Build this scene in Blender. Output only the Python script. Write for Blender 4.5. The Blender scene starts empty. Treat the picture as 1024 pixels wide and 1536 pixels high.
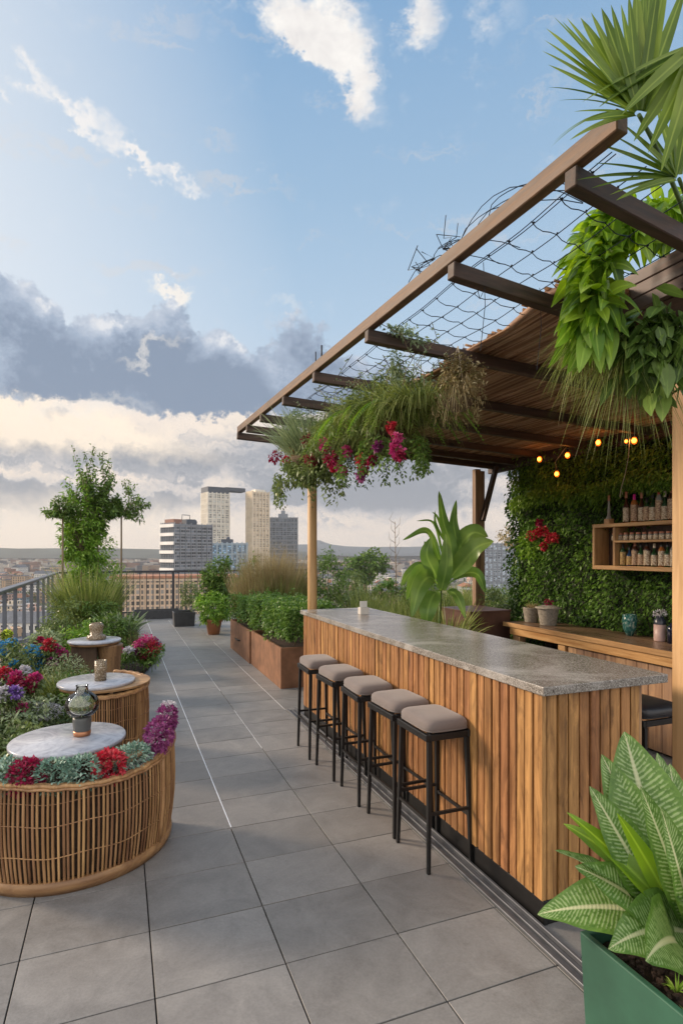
import bpy, math, random
import numpy as np
from mathutils import Vector, Matrix
R = math.radians
SC = bpy.context.scene
COL = SC.collection
rnd = random.Random(7)
rs = np.random.RandomState(11)
PI = math.pi

# ---------------------------------------------------------------- camera frame (metres, +Y runs down the walkway)
EYE = 1.71
FPX = 859.0
CXP, CYP = 512.0, 828.0
YAW = math.atan(334 / 859)
SY, CY_ = math.sin(YAW), math.cos(YAW)

def at(px, d, z=0.0):
    """ground plan point seen in column px of the photograph at d metres in front of the lens"""
    r = (px - CXP) / FPX * d
    return (d * SY + r * CY_, d * CY_ - r * SY, z)

def on(px, py, z=0.0):
    """point of the level z lying under that spot of the photograph"""
    d = FPX * (z - EYE) / (CYP - py)
    return at(px, d, z)

def zat(py, d):
    return EYE + (CYP - py) * d / FPX

# ---------------------------------------------------------------- scene objects
ORIG = {}

def thing(name, label, cat, loc=(0, 0, 0), rotz=0, group=None):
    o = bpy.data.objects.new(name, None)
    COL.objects.link(o)
    o.empty_display_size = 0.1
    o.location = loc
    o.rotation_euler = (0, 0, rotz)
    o['label'] = label
    o['category'] = cat
    if group:
        o['group'] = group
    ORIG[o.name] = tuple(loc)
    return o

def tag(o, label, cat, group=None):
    o['label'] = label
    o['category'] = cat
    if group:
        o['group'] = group
    return o

def kind(o, k):
    o['kind'] = k
    return o

def finish(name, me, mat, parent, bevel=0, seg=1):
    o = bpy.data.objects.new(name, me)
    COL.objects.link(o)
    if mat:
        me.materials.append(mat)
    if parent is not None:
        o.parent = parent
        ORIG[o.name] = ORIG[parent.name]
    else:
        ORIG[o.name] = (0, 0, 0)
    if bevel:
        m = o.modifiers.new('bevel', 'BEVEL')
        m.width = bevel
        m.segments = seg
        m.limit_method = 'ANGLE'
        m.angle_limit = R(40)
    return o

def dup(root, loc, rotz=None, label=None, group=None, scale=None, cat=None):
    r = root.copy()
    COL.objects.link(r)
    r.location = loc
    if rotz is not None:
        r.rotation_euler = (0, 0, rotz)
    if scale:
        r.scale = scale
    if label:
        r['label'] = label
    if group:
        r['group'] = group
    if cat:
        r['category'] = cat
    for ch in list(root.children):
        c = ch.copy()
        COL.objects.link(c)
        c.parent = r
        for g in list(ch.children):
            d = g.copy()
            COL.objects.link(d)
            d.parent = c
    return r

class MB:
    """collects shapes given in world coordinates; build() links them as one mesh relative to the parent"""
    def __init__(s):
        s.v = []
        s.f = []
        s.sm = []

    def add(s, vs, fs, smooth=False):
        n = len(s.v)
        s.v.extend([tuple(p) for p in vs])
        s.f.extend([tuple(i + n for i in f) for f in fs])
        s.sm.extend([smooth] * len(fs))
        return s

    def box(s, x0, x1, y0, y1, z0, z1, M=None):
        vs = [Vector(p) for p in ((x0, y0, z0), (x1, y0, z0), (x1, y1, z0), (x0, y1, z0), (x0, y0, z1), (x1, y0, z1), (x1, y1, z1), (x0, y1, z1))]
        if M is not None:
            vs = [M @ p for p in vs]
        return s.add(vs, ((0, 3, 2, 1), (4, 5, 6, 7), (0, 1, 5, 4), (1, 2, 6, 5), (2, 3, 7, 6), (3, 0, 4, 7)))

    def cbox(s, c, sz, rz=0, M=None):
        m = Matrix.Translation(Vector(c)) @ Matrix.Rotation(rz, 4, 'Z')
        if M is not None:
            m = Matrix.Translation(Vector(c)) @ M
        return s.box(-sz[0] / 2, sz[0] / 2, -sz[1] / 2, sz[1] / 2, -sz[2] / 2, sz[2] / 2, m)

    def beam(s, p0, p1, w, h, w1=None, h1=None):
        p0, p1 = Vector(p0), Vector(p1)
        d = (p1 - p0).normalized()
        up = Vector((0, 0, 1)) if abs(d.z) < .95 else Vector((0, 1, 0))
        sd = d.cross(up).normalized()
        u = sd.cross(d)
        w1 = w if w1 is None else w1
        h1 = h if h1 is None else h1
        vs = []
        for p, ww, hh in ((p0, w, h), (p1, w1, h1)):
            for a, b in ((-1, -1), (1, -1), (1, 1), (-1, 1)):
                vs.append(p + sd * a * ww / 2 + u * b * hh / 2)
        return s.add(vs, ((0, 1, 2, 3), (7, 6, 5, 4), (0, 4, 5, 1), (1, 5, 6, 2), (2, 6, 7, 3), (3, 7, 4, 0)))

    def tube(s, pts, r, n=8, r1=None, cap=True):
        pts = [Vector(p) for p in pts]
        m = len(pts)
        vs, fs = [], []
        ref = None
        for i, p in enumerate(pts):
            d = (pts[min(i + 1, m - 1)] - pts[max(i - 1, 0)])
            d = d.normalized() if d.length > 1e-9 else Vector((0, 0, 1))
            if ref is None:
                a = Vector((0, 0, 1)) if abs(d.z) < .9 else Vector((1, 0, 0))
                ref = d.cross(a).normalized()
            ref = (ref - d * ref.dot(d)).normalized()
            b = d.cross(ref)
            rr = r if r1 is None else r + (r1 - r) * i / (m - 1)
            for k in range(n):
                t = 2 * PI * k / n
                vs.append(p + (ref * math.cos(t) + b * math.sin(t)) * rr)
        for i in range(m - 1):
            for k in range(n):
                a = i * n + k
                b2 = i * n + (k + 1) % n
                fs.append((a, b2, b2 + n, a + n))
        s.add(vs, fs, n > 4)
        if cap:
            k0 = len(s.v) - len(vs)
            s.f.append(tuple(k0 + k for k in reversed(range(n))))
            s.f.append(tuple(k0 + (m - 1) * n + k for k in range(n)))
            s.sm.extend([False, False])
        return s

    def lathe(s, c, prof, n=32, smooth=True, a0=0, a1=2 * PI, sx=1, sy=1):
        vs, fs = [], []
        full = abs(a1 - a0 - 2 * PI) < 1e-6
        cols = n if full else n + 1
        for j in range(cols):
            t = a0 + (a1 - a0) * j / n
            for r, z in prof:
                vs.append((c[0] + r * math.cos(t) * sx, c[1] + r * math.sin(t) * sy, c[2] + z))
        m = len(prof)
        for j in range(n):
            j2 = (j + 1) % cols
            for i in range(m - 1):
                fs.append((j * m + i, j2 * m + i, j2 * m + i + 1, j * m + i + 1))
        return s.add(vs, fs, smooth)

    def ball(s, c, r, n=16, sx=1, sy=1, sz=1):
        prof = [(max(1e-4, r * math.sin(PI * i / (n // 2))), -r * sz * math.cos(PI * i / (n // 2))) for i in range(n // 2 + 1)]
        return s.lathe(c, prof, n, True, sx=sx, sy=sy)

    def prism(s, poly, z0, z1):
        n = len(poly)
        vs = [(x, y, z0) for x, y in poly] + [(x, y, z1) for x, y in poly]
        fs = [tuple(reversed(range(n))), tuple(range(n, 2 * n))]
        fs += [(i, (i + 1) % n, n + (i + 1) % n, n + i) for i in range(n)]
        return s.add(vs, fs)

    def build(s, name, mat, parent=None, bevel=0, seg=1):
        me = bpy.data.meshes.new(name)
        o0 = ORIG[parent.name] if parent is not None else (0, 0, 0)
        me.from_pydata([(x - o0[0], y - o0[1], z - o0[2]) for x, y, z in s.v], [], s.f)
        me.polygons.foreach_set('use_smooth', s.sm)
        me.update()
        return finish(name, me, mat, parent, bevel, seg)

# ---------------------------------------------------------------- leaves and blades (numpy)
def unit(a):
    return a / np.maximum(np.linalg.norm(a, axis=-1, keepdims=True), 1e-9)

PROFS = {
    'leaf': lambda t: np.sin(np.clip(t, 0, 1) ** .8 * PI) ** .8,
    'grass': lambda t: (1 - t) ** .6 * (0.4 + 0.6 * np.minimum(1, t * 5)),
    'long': lambda t: np.sin(np.clip(t * .93 + .06, 0, 1) ** .65 * PI) ** .7,
    'petiole': lambda t: np.where(t < .22, .10, np.sin(np.clip((t - .2) / .8, 0, 1) ** .75 * PI) ** .75 + .04),
    'broad': lambda t: np.sin(np.clip(t * .97 + .03, 0, 1) ** .62 * PI) ** .75,
}

def A(x, n):
    return np.full(n, x, float) if np.isscalar(x) else np.asarray(x, float)

class LM:
    """collects leaves as one mesh; every leaf an island of its own"""
    def __init__(s):
        s.V, s.F, s.U, s.n = [], [], [], 0

    def blades(s, B, D, L, W, droop=0.0, seg=3, prof='leaf', fold=0.0, N=None, jit=.5, wave=0.0):
        B = np.atleast_2d(np.asarray(B, float))
        D = unit(np.atleast_2d(np.asarray(D, float)))
        n = len(B)
        L, W, droop = A(L, n), A(W, n), A(droop, n)
        if N is None:
            N = np.tile([0., 0., 1.], (n, 1)) + rs.normal(0, jit, (n, 3))
        S = unit(np.cross(D, N))
        Nn = np.cross(S, D)
        t = np.linspace(0, 1, seg + 1)
        w = PROFS[prof](t)
        w[-1] = 0.02
        if prof == 'leaf' or prof == 'broad':
            w[0] = max(w[0], .04)
        P = B[:, None] + D[:, None] * (L[:, None, None] * t[None, :, None])
        P[:, :, 2] -= (droop * L)[:, None] * (t ** 2)[None]
        cols = [-1, 0, 1] if fold else [-1, 1]
        k = len(cols)
        out = np.empty((n, seg + 1, k, 3))
        uv = np.empty((n, seg + 1, k, 2))
        for j, c in enumerate(cols):
            ww = (W[:, None] * .5 * w[None])
            q = P + S[:, None] * (ww * c)[..., None]
            if fold:
                q = q + Nn[:, None] * (abs(c) * fold * ww)[..., None]
            if wave and c:
                q = q + Nn[:, None] * (np.sin(t * 19 + c * 1.7)[None] * wave * W[:, None] * (w[None] > .1))[..., None]
            out[:, :, j] = q
            uv[:, :, j, 0] = (c + 1) / 2
            uv[:, :, j, 1] = t[None]
        idx = np.arange(n * (seg + 1) * k).reshape(n, seg + 1, k)
        f = np.stack([idx[:, :-1, :-1], idx[:, :-1, 1:], idx[:, 1:, 1:], idx[:, 1:, :-1]], -1).reshape(-1, 4)
        s.V.append(out.reshape(-1, 3))
        s.U.append(uv.reshape(-1, 2))
        s.F.append(f + s.n)
        s.n += out.size // 3
        return s

    def cloud(s, c, r, n, L, W, droop=.3, out=.6, shell=.5, seg=2, prof='leaf', fold=0.0, clump=0):
        """leaves filling an ellipsoid; clump > 0 gathers them in twigs so that gaps stay open"""
        c = np.asarray(c, float)
        r = np.asarray(r, float) if not np.isscalar(r) else np.full(3, float(r))
        if clump:
            k = clump
            u = unit(rs.normal(size=(k, 3))) * (rs.uniform(shell, 1, (k, 1)))
            which = rs.randint(0, k, n)
            p = u[which] + rs.normal(0, .55 / k ** .4, (n, 3))
        else:
            p = unit(rs.normal(size=(n, 3))) * (rs.uniform(shell ** 3, 1, (n, 1)) ** (1 / 3.))
        D = unit(p) * out + unit(rs.normal(size=(n, 3))) * (1 - out + .3)
        l = L * rs.uniform(.6, 1.3, n)
        return s.blades(c + p * r, D, l, W * l / L, droop, seg, prof, fold)

    def tuft(s, c, n, L, W, spread=.7, droop=.6, seg=4, base=.04, prof='grass', lo=.15, fold=0.0, cut=None):
        """blades fanning up from one root"""
        a = rs.uniform(0, 2 * PI, n)
        e = rs.uniform(lo, 1, n) ** .7 * spread
        D = np.stack([np.cos(a) * e, np.sin(a) * e, np.ones(n)], -1)
        B = np.asarray(c, float) + np.stack([np.cos(a), np.sin(a), np.zeros(n)], -1) * (rs.uniform(0, base, n))[:, None]
        l = L * rs.uniform(.55, 1.1, n)
        return s.blades(B, D, l, W, droop * rs.uniform(.3, 1.3, n), seg, prof, fold)

    def build(s, name, mat, parent=None, smooth=True):
        V = np.concatenate(s.V)
        Fc = np.concatenate(s.F)
        U = np.concatenate(s.U)
        if parent is not None:
            V = V - np.array(ORIG[parent.name])
        me = bpy.data.meshes.new(name)
        me.vertices.add(len(V))
        me.vertices.foreach_set('co', V.astype(np.float32).ravel())
        me.loops.add(Fc.size)
        me.loops.foreach_set('vertex_index', Fc.astype(np.int32).ravel())
        me.polygons.add(len(Fc))
        me.polygons.foreach_set('loop_start', np.arange(0, Fc.size, 4, dtype=np.int32))
        me.polygons.foreach_set('use_smooth', np.full(len(Fc), smooth))
        uvl = me.uv_layers.new(name='UVMap')
        uvl.data.foreach_set('uv', U[Fc.ravel()].astype(np.float32).ravel())
        me.update(calc_edges=True)
        return finish(name, me, mat, parent)

# ---------------------------------------------------------------- materials
class NT:
    def __init__(s, tree):
        s.t = tree
        s.l = tree.links

    def n(s, typ, **kw):
        nd = s.t.nodes.new(typ)
        for k, v in kw.items():
            if k.startswith('i_'):
                nd.inputs[k[2:].replace('_', ' ')].default_value = v
            else:
                setattr(nd, k, v)
        return nd

    def k(s, a, b):
        s.l.new(a, b)

    def math(s, op, a, b=None, clamp=False):
        nd = s.t.nodes.new('ShaderNodeMath')
        nd.operation = op
        nd.use_clamp = clamp
        for i, x in enumerate((a, b)):
            if x is None:
                continue
            if isinstance(x, (int, float)):
                nd.inputs[i].default_value = x
            else:
                s.l.new(x, nd.inputs[i])
        return nd.outputs[0]

    def ramp(s, fac, stops, interp='LINEAR'):
        nd = s.t.nodes.new('ShaderNodeValToRGB')
        nd.color_ramp.interpolation = interp
        e = nd.color_ramp.elements
        while len(e) < len(stops):
            e.new(.5)
        for i, (p, c) in enumerate(stops):
            e[i].position = p
            e[i].color = (c[0], c[1], c[2], 1) if len(c) == 3 else c
        s.l.new(fac, nd.inputs[0])
        return nd.outputs[0]

    def mix(s, fac, a, b, blend='MIX'):
        nd = s.t.nodes.new('ShaderNodeMix')
        nd.data_type = 'RGBA'
        nd.blend_type = blend
        for sock, x in ((nd.inputs[0], fac), (nd.inputs[6], a), (nd.inputs[7], b)):
            if isinstance(x, (int, float)):
                sock.default_value = x
            elif isinstance(x, (tuple, list)):
                sock.default_value = (x[0], x[1], x[2], 1)
            else:
                s.l.new(x, sock)
        return nd.outputs[2]

    def noise(s, vec, scale, detail=4, rough=.5, dist=0.0):
        nd = s.t.nodes.new('ShaderNodeTexNoise')
        nd.inputs['Scale'].default_value = scale
        nd.inputs['Detail'].default_value = detail
        nd.inputs['Roughness'].default_value = rough
        nd.inputs['Distortion'].default_value = dist
        if vec is not None:
            s.l.new(vec, nd.inputs['Vector'])
        return nd

def newmat(name):
    m = bpy.data.materials.new(name)
    m.use_nodes = True
    m.node_tree.nodes.clear()
    t = NT(m.node_tree)
    out = t.n('ShaderNodeOutputMaterial')
    b = t.n('ShaderNodeBsdfPrincipled')
    t.k(b.outputs[0], out.inputs[0])
    return m, t, b, out

def coords(t, scale=(1, 1, 1), island=0.0):
    tc = t.n('ShaderNodeTexCoord')
    mp = t.n('ShaderNodeMapping')
    mp.inputs['Scale'].default_value = scale
    t.k(tc.outputs['Object'], mp.inputs['Vector'])
    v = mp.outputs[0]
    g = t.n('ShaderNodeNewGeometry')
    if island:
        ad = t.n('ShaderNodeVectorMath', operation='ADD')
        cb = t.n('ShaderNodeCombineXYZ')
        m = t.math('MULTIPLY', g.outputs['Random Per Island'], island)
        for i in range(3):
            t.k(m, cb.inputs[i])
        t.k(v, ad.inputs[0])
        t.k(cb.outputs[0], ad.inputs[1])
        v = ad.outputs[0]
    return v, g

def bump(t, b, h, strength=.3, dist=.01):
    bp = t.n('ShaderNodeBump')
    bp.inputs['Strength'].default_value = strength
    bp.inputs['Distance'].default_value = dist
    t.k(h, bp.inputs['Height'])
    t.k(bp.outputs[0], b.inputs['Normal'])

def plain(name, col, rough=.5, metal=0.0, var=.15, scale=8, bmp=.0, spec=.5, island=0.0):
    m, t, b, out = newmat(name)
    v, g = coords(t, island=island)
    nz = t.noise(v, scale, 6, .6)
    c2 = tuple(max(0, c * (1 - var)) for c in col)
    c3 = tuple(min(1, c * (1 + var)) for c in col)
    c = t.ramp(nz.outputs[0], [(.3, c2), (.7, c3)])
    if island:
        hs = t.n('ShaderNodeHueSaturation')
        t.k(t.math('ADD', t.math('MULTIPLY', g.outputs['Random Per Island'], .5), .75), hs.inputs['Value'])
        t.k(c, hs.inputs['Color'])
        c = hs.outputs[0]
    t.k(c, b.inputs['Base Color'])
    b.inputs['Roughness'].default_value = rough
    b.inputs['Metallic'].default_value = metal
    b.inputs['Specular IOR Level'].default_value = spec
    if bmp:
        n2 = t.noise(v, scale * 5, 5, .6)
        bump(t, b, n2.outputs[0], bmp, .004)
    return m

def wood(name, dark, light, axis='Z', fine=60, rough=.5, tone=.5, streak=.6, weather=None, blot=0.0):
    m, t, b, out = newmat(name)
    sc = {'X': (.06, 1, 1), 'Y': (1, .06, 1), 'Z': (1, 1, .06)}[axis]
    v, g = coords(t, sc, 7.3)
    n1 = t.noise(v, fine, 7, .62, .6)
    n2 = t.noise(v, fine * .16, 3, .5, 1.5)
    f = t.math('ADD', t.math('MULTIPLY', n1.outputs[0], streak), t.math('MULTIPLY', n2.outputs[0], 1 - streak))
    c = t.ramp(f, [(.38, dark), (.5, tuple((a + b_) / 2 for a, b_ in zip(dark, light))), (.60, light)])
    # knots
    vk, _ = coords(t, tuple(x * 3 if x == 1 else x * 14 for x in sc), 7.3)
    vo = t.n('ShaderNodeTexVoronoi')
    vo.inputs['Scale'].default_value = 1.6
    t.k(vk, vo.inputs['Vector'])
    kn = t.ramp(vo.outputs['Distance'], [(.03, (1, 1, 1)), (.13, (0, 0, 0))])
    c = t.mix(kn, c, tuple(x * .45 for x in dark))
    if blot:
        v5, _ = coords(t, tuple(x if x == 1 else .22 for x in sc), 5.1)
        n5 = t.noise(v5, 13, 6, .7, 1.2)
        c = t.mix(t.ramp(n5.outputs[0], [(.52, (0, 0, 0)), (.68, (blot, blot, blot))]), c, tuple(x * .5 for x in dark))
        c = t.mix(t.ramp(n5.outputs[0], [(.30, (blot, blot, blot)), (.44, (0, 0, 0))]), c, tuple(min(1, x * 1.35) for x in light))
    hs = t.n('ShaderNodeHueSaturation')
    rv = t.math('ADD', t.math('MULTIPLY', g.outputs['Random Per Island'], tone), 1 - tone / 2)
    t.k(rv, hs.inputs['Value'])
    t.k(t.math('ADD', t.math('MULTIPLY', g.outputs['Random Per Island'], .016), .492), hs.inputs['Hue'])
    t.k(c, hs.inputs['Color'])
    c = hs.outputs[0]
    if weather:
        v3, _ = coords(t, (1, 1, 1))
        n3 = t.noise(v3, 2.5, 6, .7)
        c = t.mix(t.ramp(n3.outputs[0], [(.42, (0, 0, 0)), (.72, (.7, .7, .7))]), c, weather)
    t.k(c, b.inputs['Base Color'])
    rr = t.math('ADD', t.math('MULTIPLY', n1.outputs[0], .3), rough - .15)
    t.k(rr, b.inputs['Roughness'])
    bump(t, b, n1.outputs[0], .35, .003)
    return m

def leafm(name, dark, mid, light, trans=.3, rough=.42, clump=3.0, spec=.4, dead=None):
    """leaf colours vary from leaf to leaf and from clump to clump"""
    dark, mid, light = [tuple(min(.9, x * k) for x, k in zip(c, (1.38, 1.30, 1.2)) ) if max(c) == c[1] else c for c in (dark, mid, light)]
    m, t, b, out = newmat(name)
    v, g = coords(t)
    nz = t.noise(v, clump, 3, .6)
    f = t.math('ADD', t.math('MULTIPLY', g.outputs['Random Per Island'], .6), t.math('MULTIPLY', t.math('SUBTRACT', nz.outputs[0], .3), 1.1), True)
    st = [(.1, dark), (.5, mid), (.9, light)]
    if dead:
        st = [(.08, dark), (.48, mid), (.86, light), (.95, dead)]
    c = t.ramp(f, st)
    uv = t.n('ShaderNodeUVMap')
    sx = t.n('ShaderNodeSeparateXYZ')
    t.k(uv.outputs[0], sx.inputs[0])
    rib = t.ramp(t.math('ABSOLUTE', t.math('SUBTRACT', sx.outputs[0], .5)), [(.0, (.55, .55, .55)), (.1, (0, 0, 0))])
    c = t.mix(rib, c, tuple(min(1, x * 1.5) for x in light))
    t.k(c, b.inputs['Base Color'])
    b.inputs['Roughness'].default_value = rough
    b.inputs['Specular IOR Level'].default_value = spec
    tr = t.n('ShaderNodeBsdfTranslucent')
    hs = t.n('ShaderNodeHueSaturation')
    hs.inputs['Value'].default_value = 1.25
    hs.inputs['Saturation'].default_value = 1.1
    t.k(c, hs.inputs['Color'])
    t.k(hs.outputs[0], tr.inputs['Color'])
    mx = t.n('ShaderNodeMixShader')
    mx.inputs[0].default_value = trans
    t.k(b.outputs[0], mx.inputs[1])
    t.k(tr.outputs[0], mx.inputs[2])
    t.k(mx.outputs[0], out.inputs[0])
    return m

def glassm(name, col, rough=.03, alpha=.25):
    m, t, b, out = newmat(name)
    gl = t.n('ShaderNodeBsdfGlossy')
    gl.inputs['Roughness'].default_value = rough
    tp = t.n('ShaderNodeBsdfTransparent')
    tp.inputs['Color'].default_value = (col[0], col[1], col[2], 1)
    fr = t.n('ShaderNodeFresnel')
    fr.inputs['IOR'].default_value = 1.3
    mx = t.n('ShaderNodeMixShader')
    t.k(t.math('ADD', fr.outputs[0], alpha * .3, True), mx.inputs[0])
    t.k(tp.outputs[0], mx.inputs[1])
    t.k(gl.outputs[0], mx.inputs[2])
    t.k(mx.outputs[0], out.inputs[0])
    return m

def glow(name, col, strength):
    m, t, b, out = newmat(name)
    b.inputs['Base Color'].default_value = (*col, 1)
    b.inputs['Emission Color'].default_value = (*col, 1)
    b.inputs['Emission Strength'].default_value = strength
    return m

M = {}
M['slat'] = wood('cedar_slats', (.20, .085, .028), (.47, .23, .085), 'Z', 46, .5, .24, .6, blot=.7)
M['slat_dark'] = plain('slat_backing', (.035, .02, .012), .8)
M['oak'] = wood('oak_board', (.30, .145, .055), (.52, .29, .13), 'Y', 40, .5, .25)
M['plank'] = wood('rough_planks', (.20, .10, .05), (.46, .27, .14), 'Z', 30, .6, .6, weather=(.20, .14, .11))
M['pine'] = wood('pine_post', (.44, .25, .10), (.66, .42, .20), 'Z', 30, .55, .2)
M['beam'] = wood('brown_beam', (.07, .032, .016), (.22, .115, .06), 'Y', 40, .6, .2, weather=(.14, .09, .06), blot=.5)
M['rafter'] = wood('dark_rafter', (.028, .014, .009), (.085, .044, .03), 'X', 40, .6, .3)
M['boxwood'] = wood('charred_box', (.03, .018, .016), (.13, .07, .055), 'Y', 30, .55, .5, weather=(.12, .09, .085))
M['corten'] = plain('rusted_steel', (.235, .115, .062), .65, .2, .35, 5, .25)
M['corten_dark'] = plain('dark_rusted_steel', (.12, .06, .042), .5, .3, .35, 5, .2)
M['black'] = plain('black_powder_coat', (.018, .017, .017), .42, .3, .2, 20)
M['steel'] = plain('brushed_steel', (.17, .175, .19), .5, .7, .2, 12, .1)
M['strip'] = plain('pale_joint_strip', (.86, .87, .9), .35, .15, .1, 12)
M['railing'] = plain('grey_rail_paint', (.17, .18, .21), .4, .5, .15, 5)
M['raildark'] = plain('dark_rail_paint', (.06, .06, .07), .45, .5, .15, 5)
M['greenpot'] = plain('green_planter_paint', (.034, .112, .070), .45, 0, .25, 3, .12)
M['soil'] = plain('potting_soil', (.055, .032, .022), .95, 0, .6, 40, 1.0)
M['terracotta'] = plain('terracotta', (.42, .17, .08), .75, 0, .2, 10, .2)
M['blackpot'] = plain('charcoal_planter', (.045, .046, .05), .55, 0, .25, 8, .2)
M['bark'] = wood('bark', (.10, .065, .04), (.25, .18, .11), 'Z', 25, .85, .3)
M['wire'] = plain('dark_wire', (.03, .035, .045), .5, .6)
M['string'] = plain('jute_string', (.42, .34, .24), .85)

def fabric():
    m, t, b, out = newmat('taupe_seat_fabric')
    v, g = coords(t)
    n = t.noise(v, 5, 4, .6)
    c = t.ramp(n.outputs[0], [(.3, (.145, .115, .105)), (.7, (.195, .155, .14))])
    wv = t.noise(v, 420, 2, .5)
    c = t.mix(.35, c, t.ramp(wv.outputs[0], [(.35, (.09, .07, .065)), (.65, (.24, .195, .175))]))
    t.k(c, b.inputs['Base Color'])
    b.inputs['Roughness'].default_value = .85
    b.inputs['Sheen Weight'].default_value = .3
    bump(t, b, wv.outputs[0], .3, .001)
    return m
M['fabric'] = fabric()
M['vinyl'] = plain('black_vinyl', (.022, .022, .026), .35, 0, .2, 6, .1)

def granite():
    m, t, b, out = newmat('speckled_granite')
    v, g = coords(t)
    n1 = t.noise(v, 120, 8, .75, .8)
    n2 = t.noise(v, 260, 3, .6)
    n3 = t.noise(v, 2.2, 5, .6, 1.2)
    vo = t.n('ShaderNodeTexVoronoi')
    vo.inputs['Scale'].default_value = 140
    t.k(v, vo.inputs['Vector'])
    f = t.math('ADD', t.math('MULTIPLY', n1.outputs[0], .7), t.math('MULTIPLY', n2.outputs[0], .3))
    c = t.ramp(f, [(.38, (.035, .028, .024)), (.46, (.16, .14, .12)), (.54, (.32, .29, .26)), (.64, (.66, .63, .59))])
    c = t.mix(t.math('MULTIPLY', t.ramp(vo.outputs['Distance'], [(.12, (1, 1, 1)), (.3, (0, 0, 0))]), .4), c, (.07, .055, .05))
    c = t.mix(t.ramp(n3.outputs[0], [(.45, (0, 0, 0)), (.62, (.45, .45, .45))]), c, (.60, .57, .54))
    t.k(c, b.inputs['Base Color'])
    b.inputs['Roughness'].default_value = .2
    t.k(t.math('ADD', t.math('MULTIPLY', n1.outputs[0], .3), .08), b.inputs['Roughness'])
    bump(t, b, n1.outputs[0], .12, .001)
    return m
M['granite'] = granite()

def marble():
    m, t, b, out = newmat('pale_marble')
    v, g = coords(t)
    n1 = t.noise(v, 5, 8, .65, 2.5)
    c = t.ramp(n1.outputs[0], [(.3, (.28, .29, .33)), (.5, (.46, .47, .52)), (.7, (.62, .63, .66))])
    t.k(c, b.inputs['Base Color'])
    b.inputs['Roughness'].default_value = .22
    return m
M['marble'] = marble()

def tile():
    m, t, b, out = newmat('porcelain_floor_tile')
    v, g = coords(t, island=13.0)
    v0, _ = coords(t)
    n1 = t.noise(v, 4.2, 9, .72, .8)
    n2 = t.noise(v, 90, 5, .75)
    n3 = t.noise(v0, .35, 3, .5)
    c = t.ramp(n1.outputs[0], [(.30, (.14, .139, .138)), (.5, (.225, .222, .219)), (.70, (.31, .303, .295))])
    c = t.mix(.25, c, t.ramp(n2.outputs[0], [(.35, (.08, .08, .08)), (.65, (.30, .29, .28))]))
    c = t.mix(t.math('MULTIPLY', t.ramp(n3.outputs[0], [(.4, (0, 0, 0)), (.65, (.5, .5, .5))]), .9), c, (.265, .225, .19))
    hs = t.n('ShaderNodeHueSaturation')
    t.k(t.math('ADD', t.math('MULTIPLY', g.outputs['Random Per Island'], .24), .90), hs.inputs['Value'])
    t.k(c, hs.inputs['Color'])
    # small stains
    n4 = t.noise(v0, 9, 6, .75)
    c = t.mix(t.ramp(n4.outputs[0], [(.60, (0, 0, 0)), (.76, (.5, .5, .5))]), hs.outputs[0], (.105, .098, .09))
    t.k(c, b.inputs['Base Color'])
    t.k(t.math('ADD', t.math('MULTIPLY', n1.outputs[0], .3), .36), b.inputs['Roughness'])
    bump(t, b, n2.outputs[0], .1, .001)
    return m
M['tile'] = tile()
M['grout'] = plain('dark_joint', (.02, .02, .02), .9)

def rattan(name, a, b_, ax='Z'):
    m = wood(name, a, b_, ax, 30, .5, .6)
    return m
M['rattan'] = rattan('cane_rods', (.20, .095, .038), (.50, .285, .13))
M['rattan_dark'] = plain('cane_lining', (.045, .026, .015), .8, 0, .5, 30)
M['tubwood'] = wood('bent_wood_ring', (.20, .10, .045), (.42, .24, .11), 'X', 20, .5, .3)
M['trunk'] = wood('dark_stump', (.045, .026, .018), (.12, .07, .045), 'Z', 20, .6, .3)

def reed():
    m, t, b, out = newmat('woven_reed')
    v, g = coords(t, (1, .12, 1), 9.0)
    n1 = t.noise(v, 22, 6, .65)
    v2, _ = coords(t)
    n2 = t.noise(v2, 2.2, 4, .6)
    f = t.math('ADD', t.math('MULTIPLY', g.outputs['Random Per Island'], .45), t.math('MULTIPLY', n1.outputs[0], .55))
    c = t.ramp(f, [(.25, (.24, .125, .065)), (.5, (.50, .31, .18)), (.75, (.72, .51, .34))])
    c = t.mix(t.ramp(n2.outputs[0], [(.4, (0, 0, 0)), (.7, (.4, .4, .4))]), c, (.26, .14, .075))
    t.k(c, b.inputs['Base Color'])
    b.inputs['Roughness'].default_value = .75
    tr = t.n('ShaderNodeBsdfTranslucent')
    t.k(c, tr.inputs['Color'])
    mx = t.n('ShaderNodeMixShader')
    mx.inputs[0].default_value = .42
    t.k(b.outputs[0], mx.inputs[1])
    t.k(tr.outputs[0], mx.inputs[2])
    t.k(mx.outputs[0], out.inputs[0])
    return m
M['reed'] = reed()

L_ = {}
L_['ivy'] = leafm('ivy_leaves', (.022, .055, .012), (.055, .125, .022), (.14, .26, .05), .25)
L_['ivy_lime'] = leafm('lime_ivy_leaves', (.045, .10, .014), (.105, .20, .028), (.22, .34, .06), .3)
L_['box'] = leafm('boxwood_leaves', (.035, .085, .02), (.085, .17, .035), (.19, .30, .08), .28)
L_['bright'] = leafm('bright_shrub_leaves', (.06, .14, .02), (.13, .26, .035), (.26, .40, .08), .3)
L_['olive'] = leafm('olive_shrub_leaves', (.045, .07, .025), (.10, .15, .05), (.20, .26, .10), .25)
L_['tree'] = leafm('tree_leaves', (.03, .065, .015), (.075, .14, .03), (.16, .25, .06), .28)
L_['grass'] = leafm('long_grass', (.055, .085, .02), (.14, .19, .05), (.29, .34, .12), .3, clump=5, dead=(.42, .36, .18))
L_['dry'] = leafm('dry_grass', (.18, .13, .055), (.34, .26, .12), (.52, .43, .24), .25, clump=5)
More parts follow.
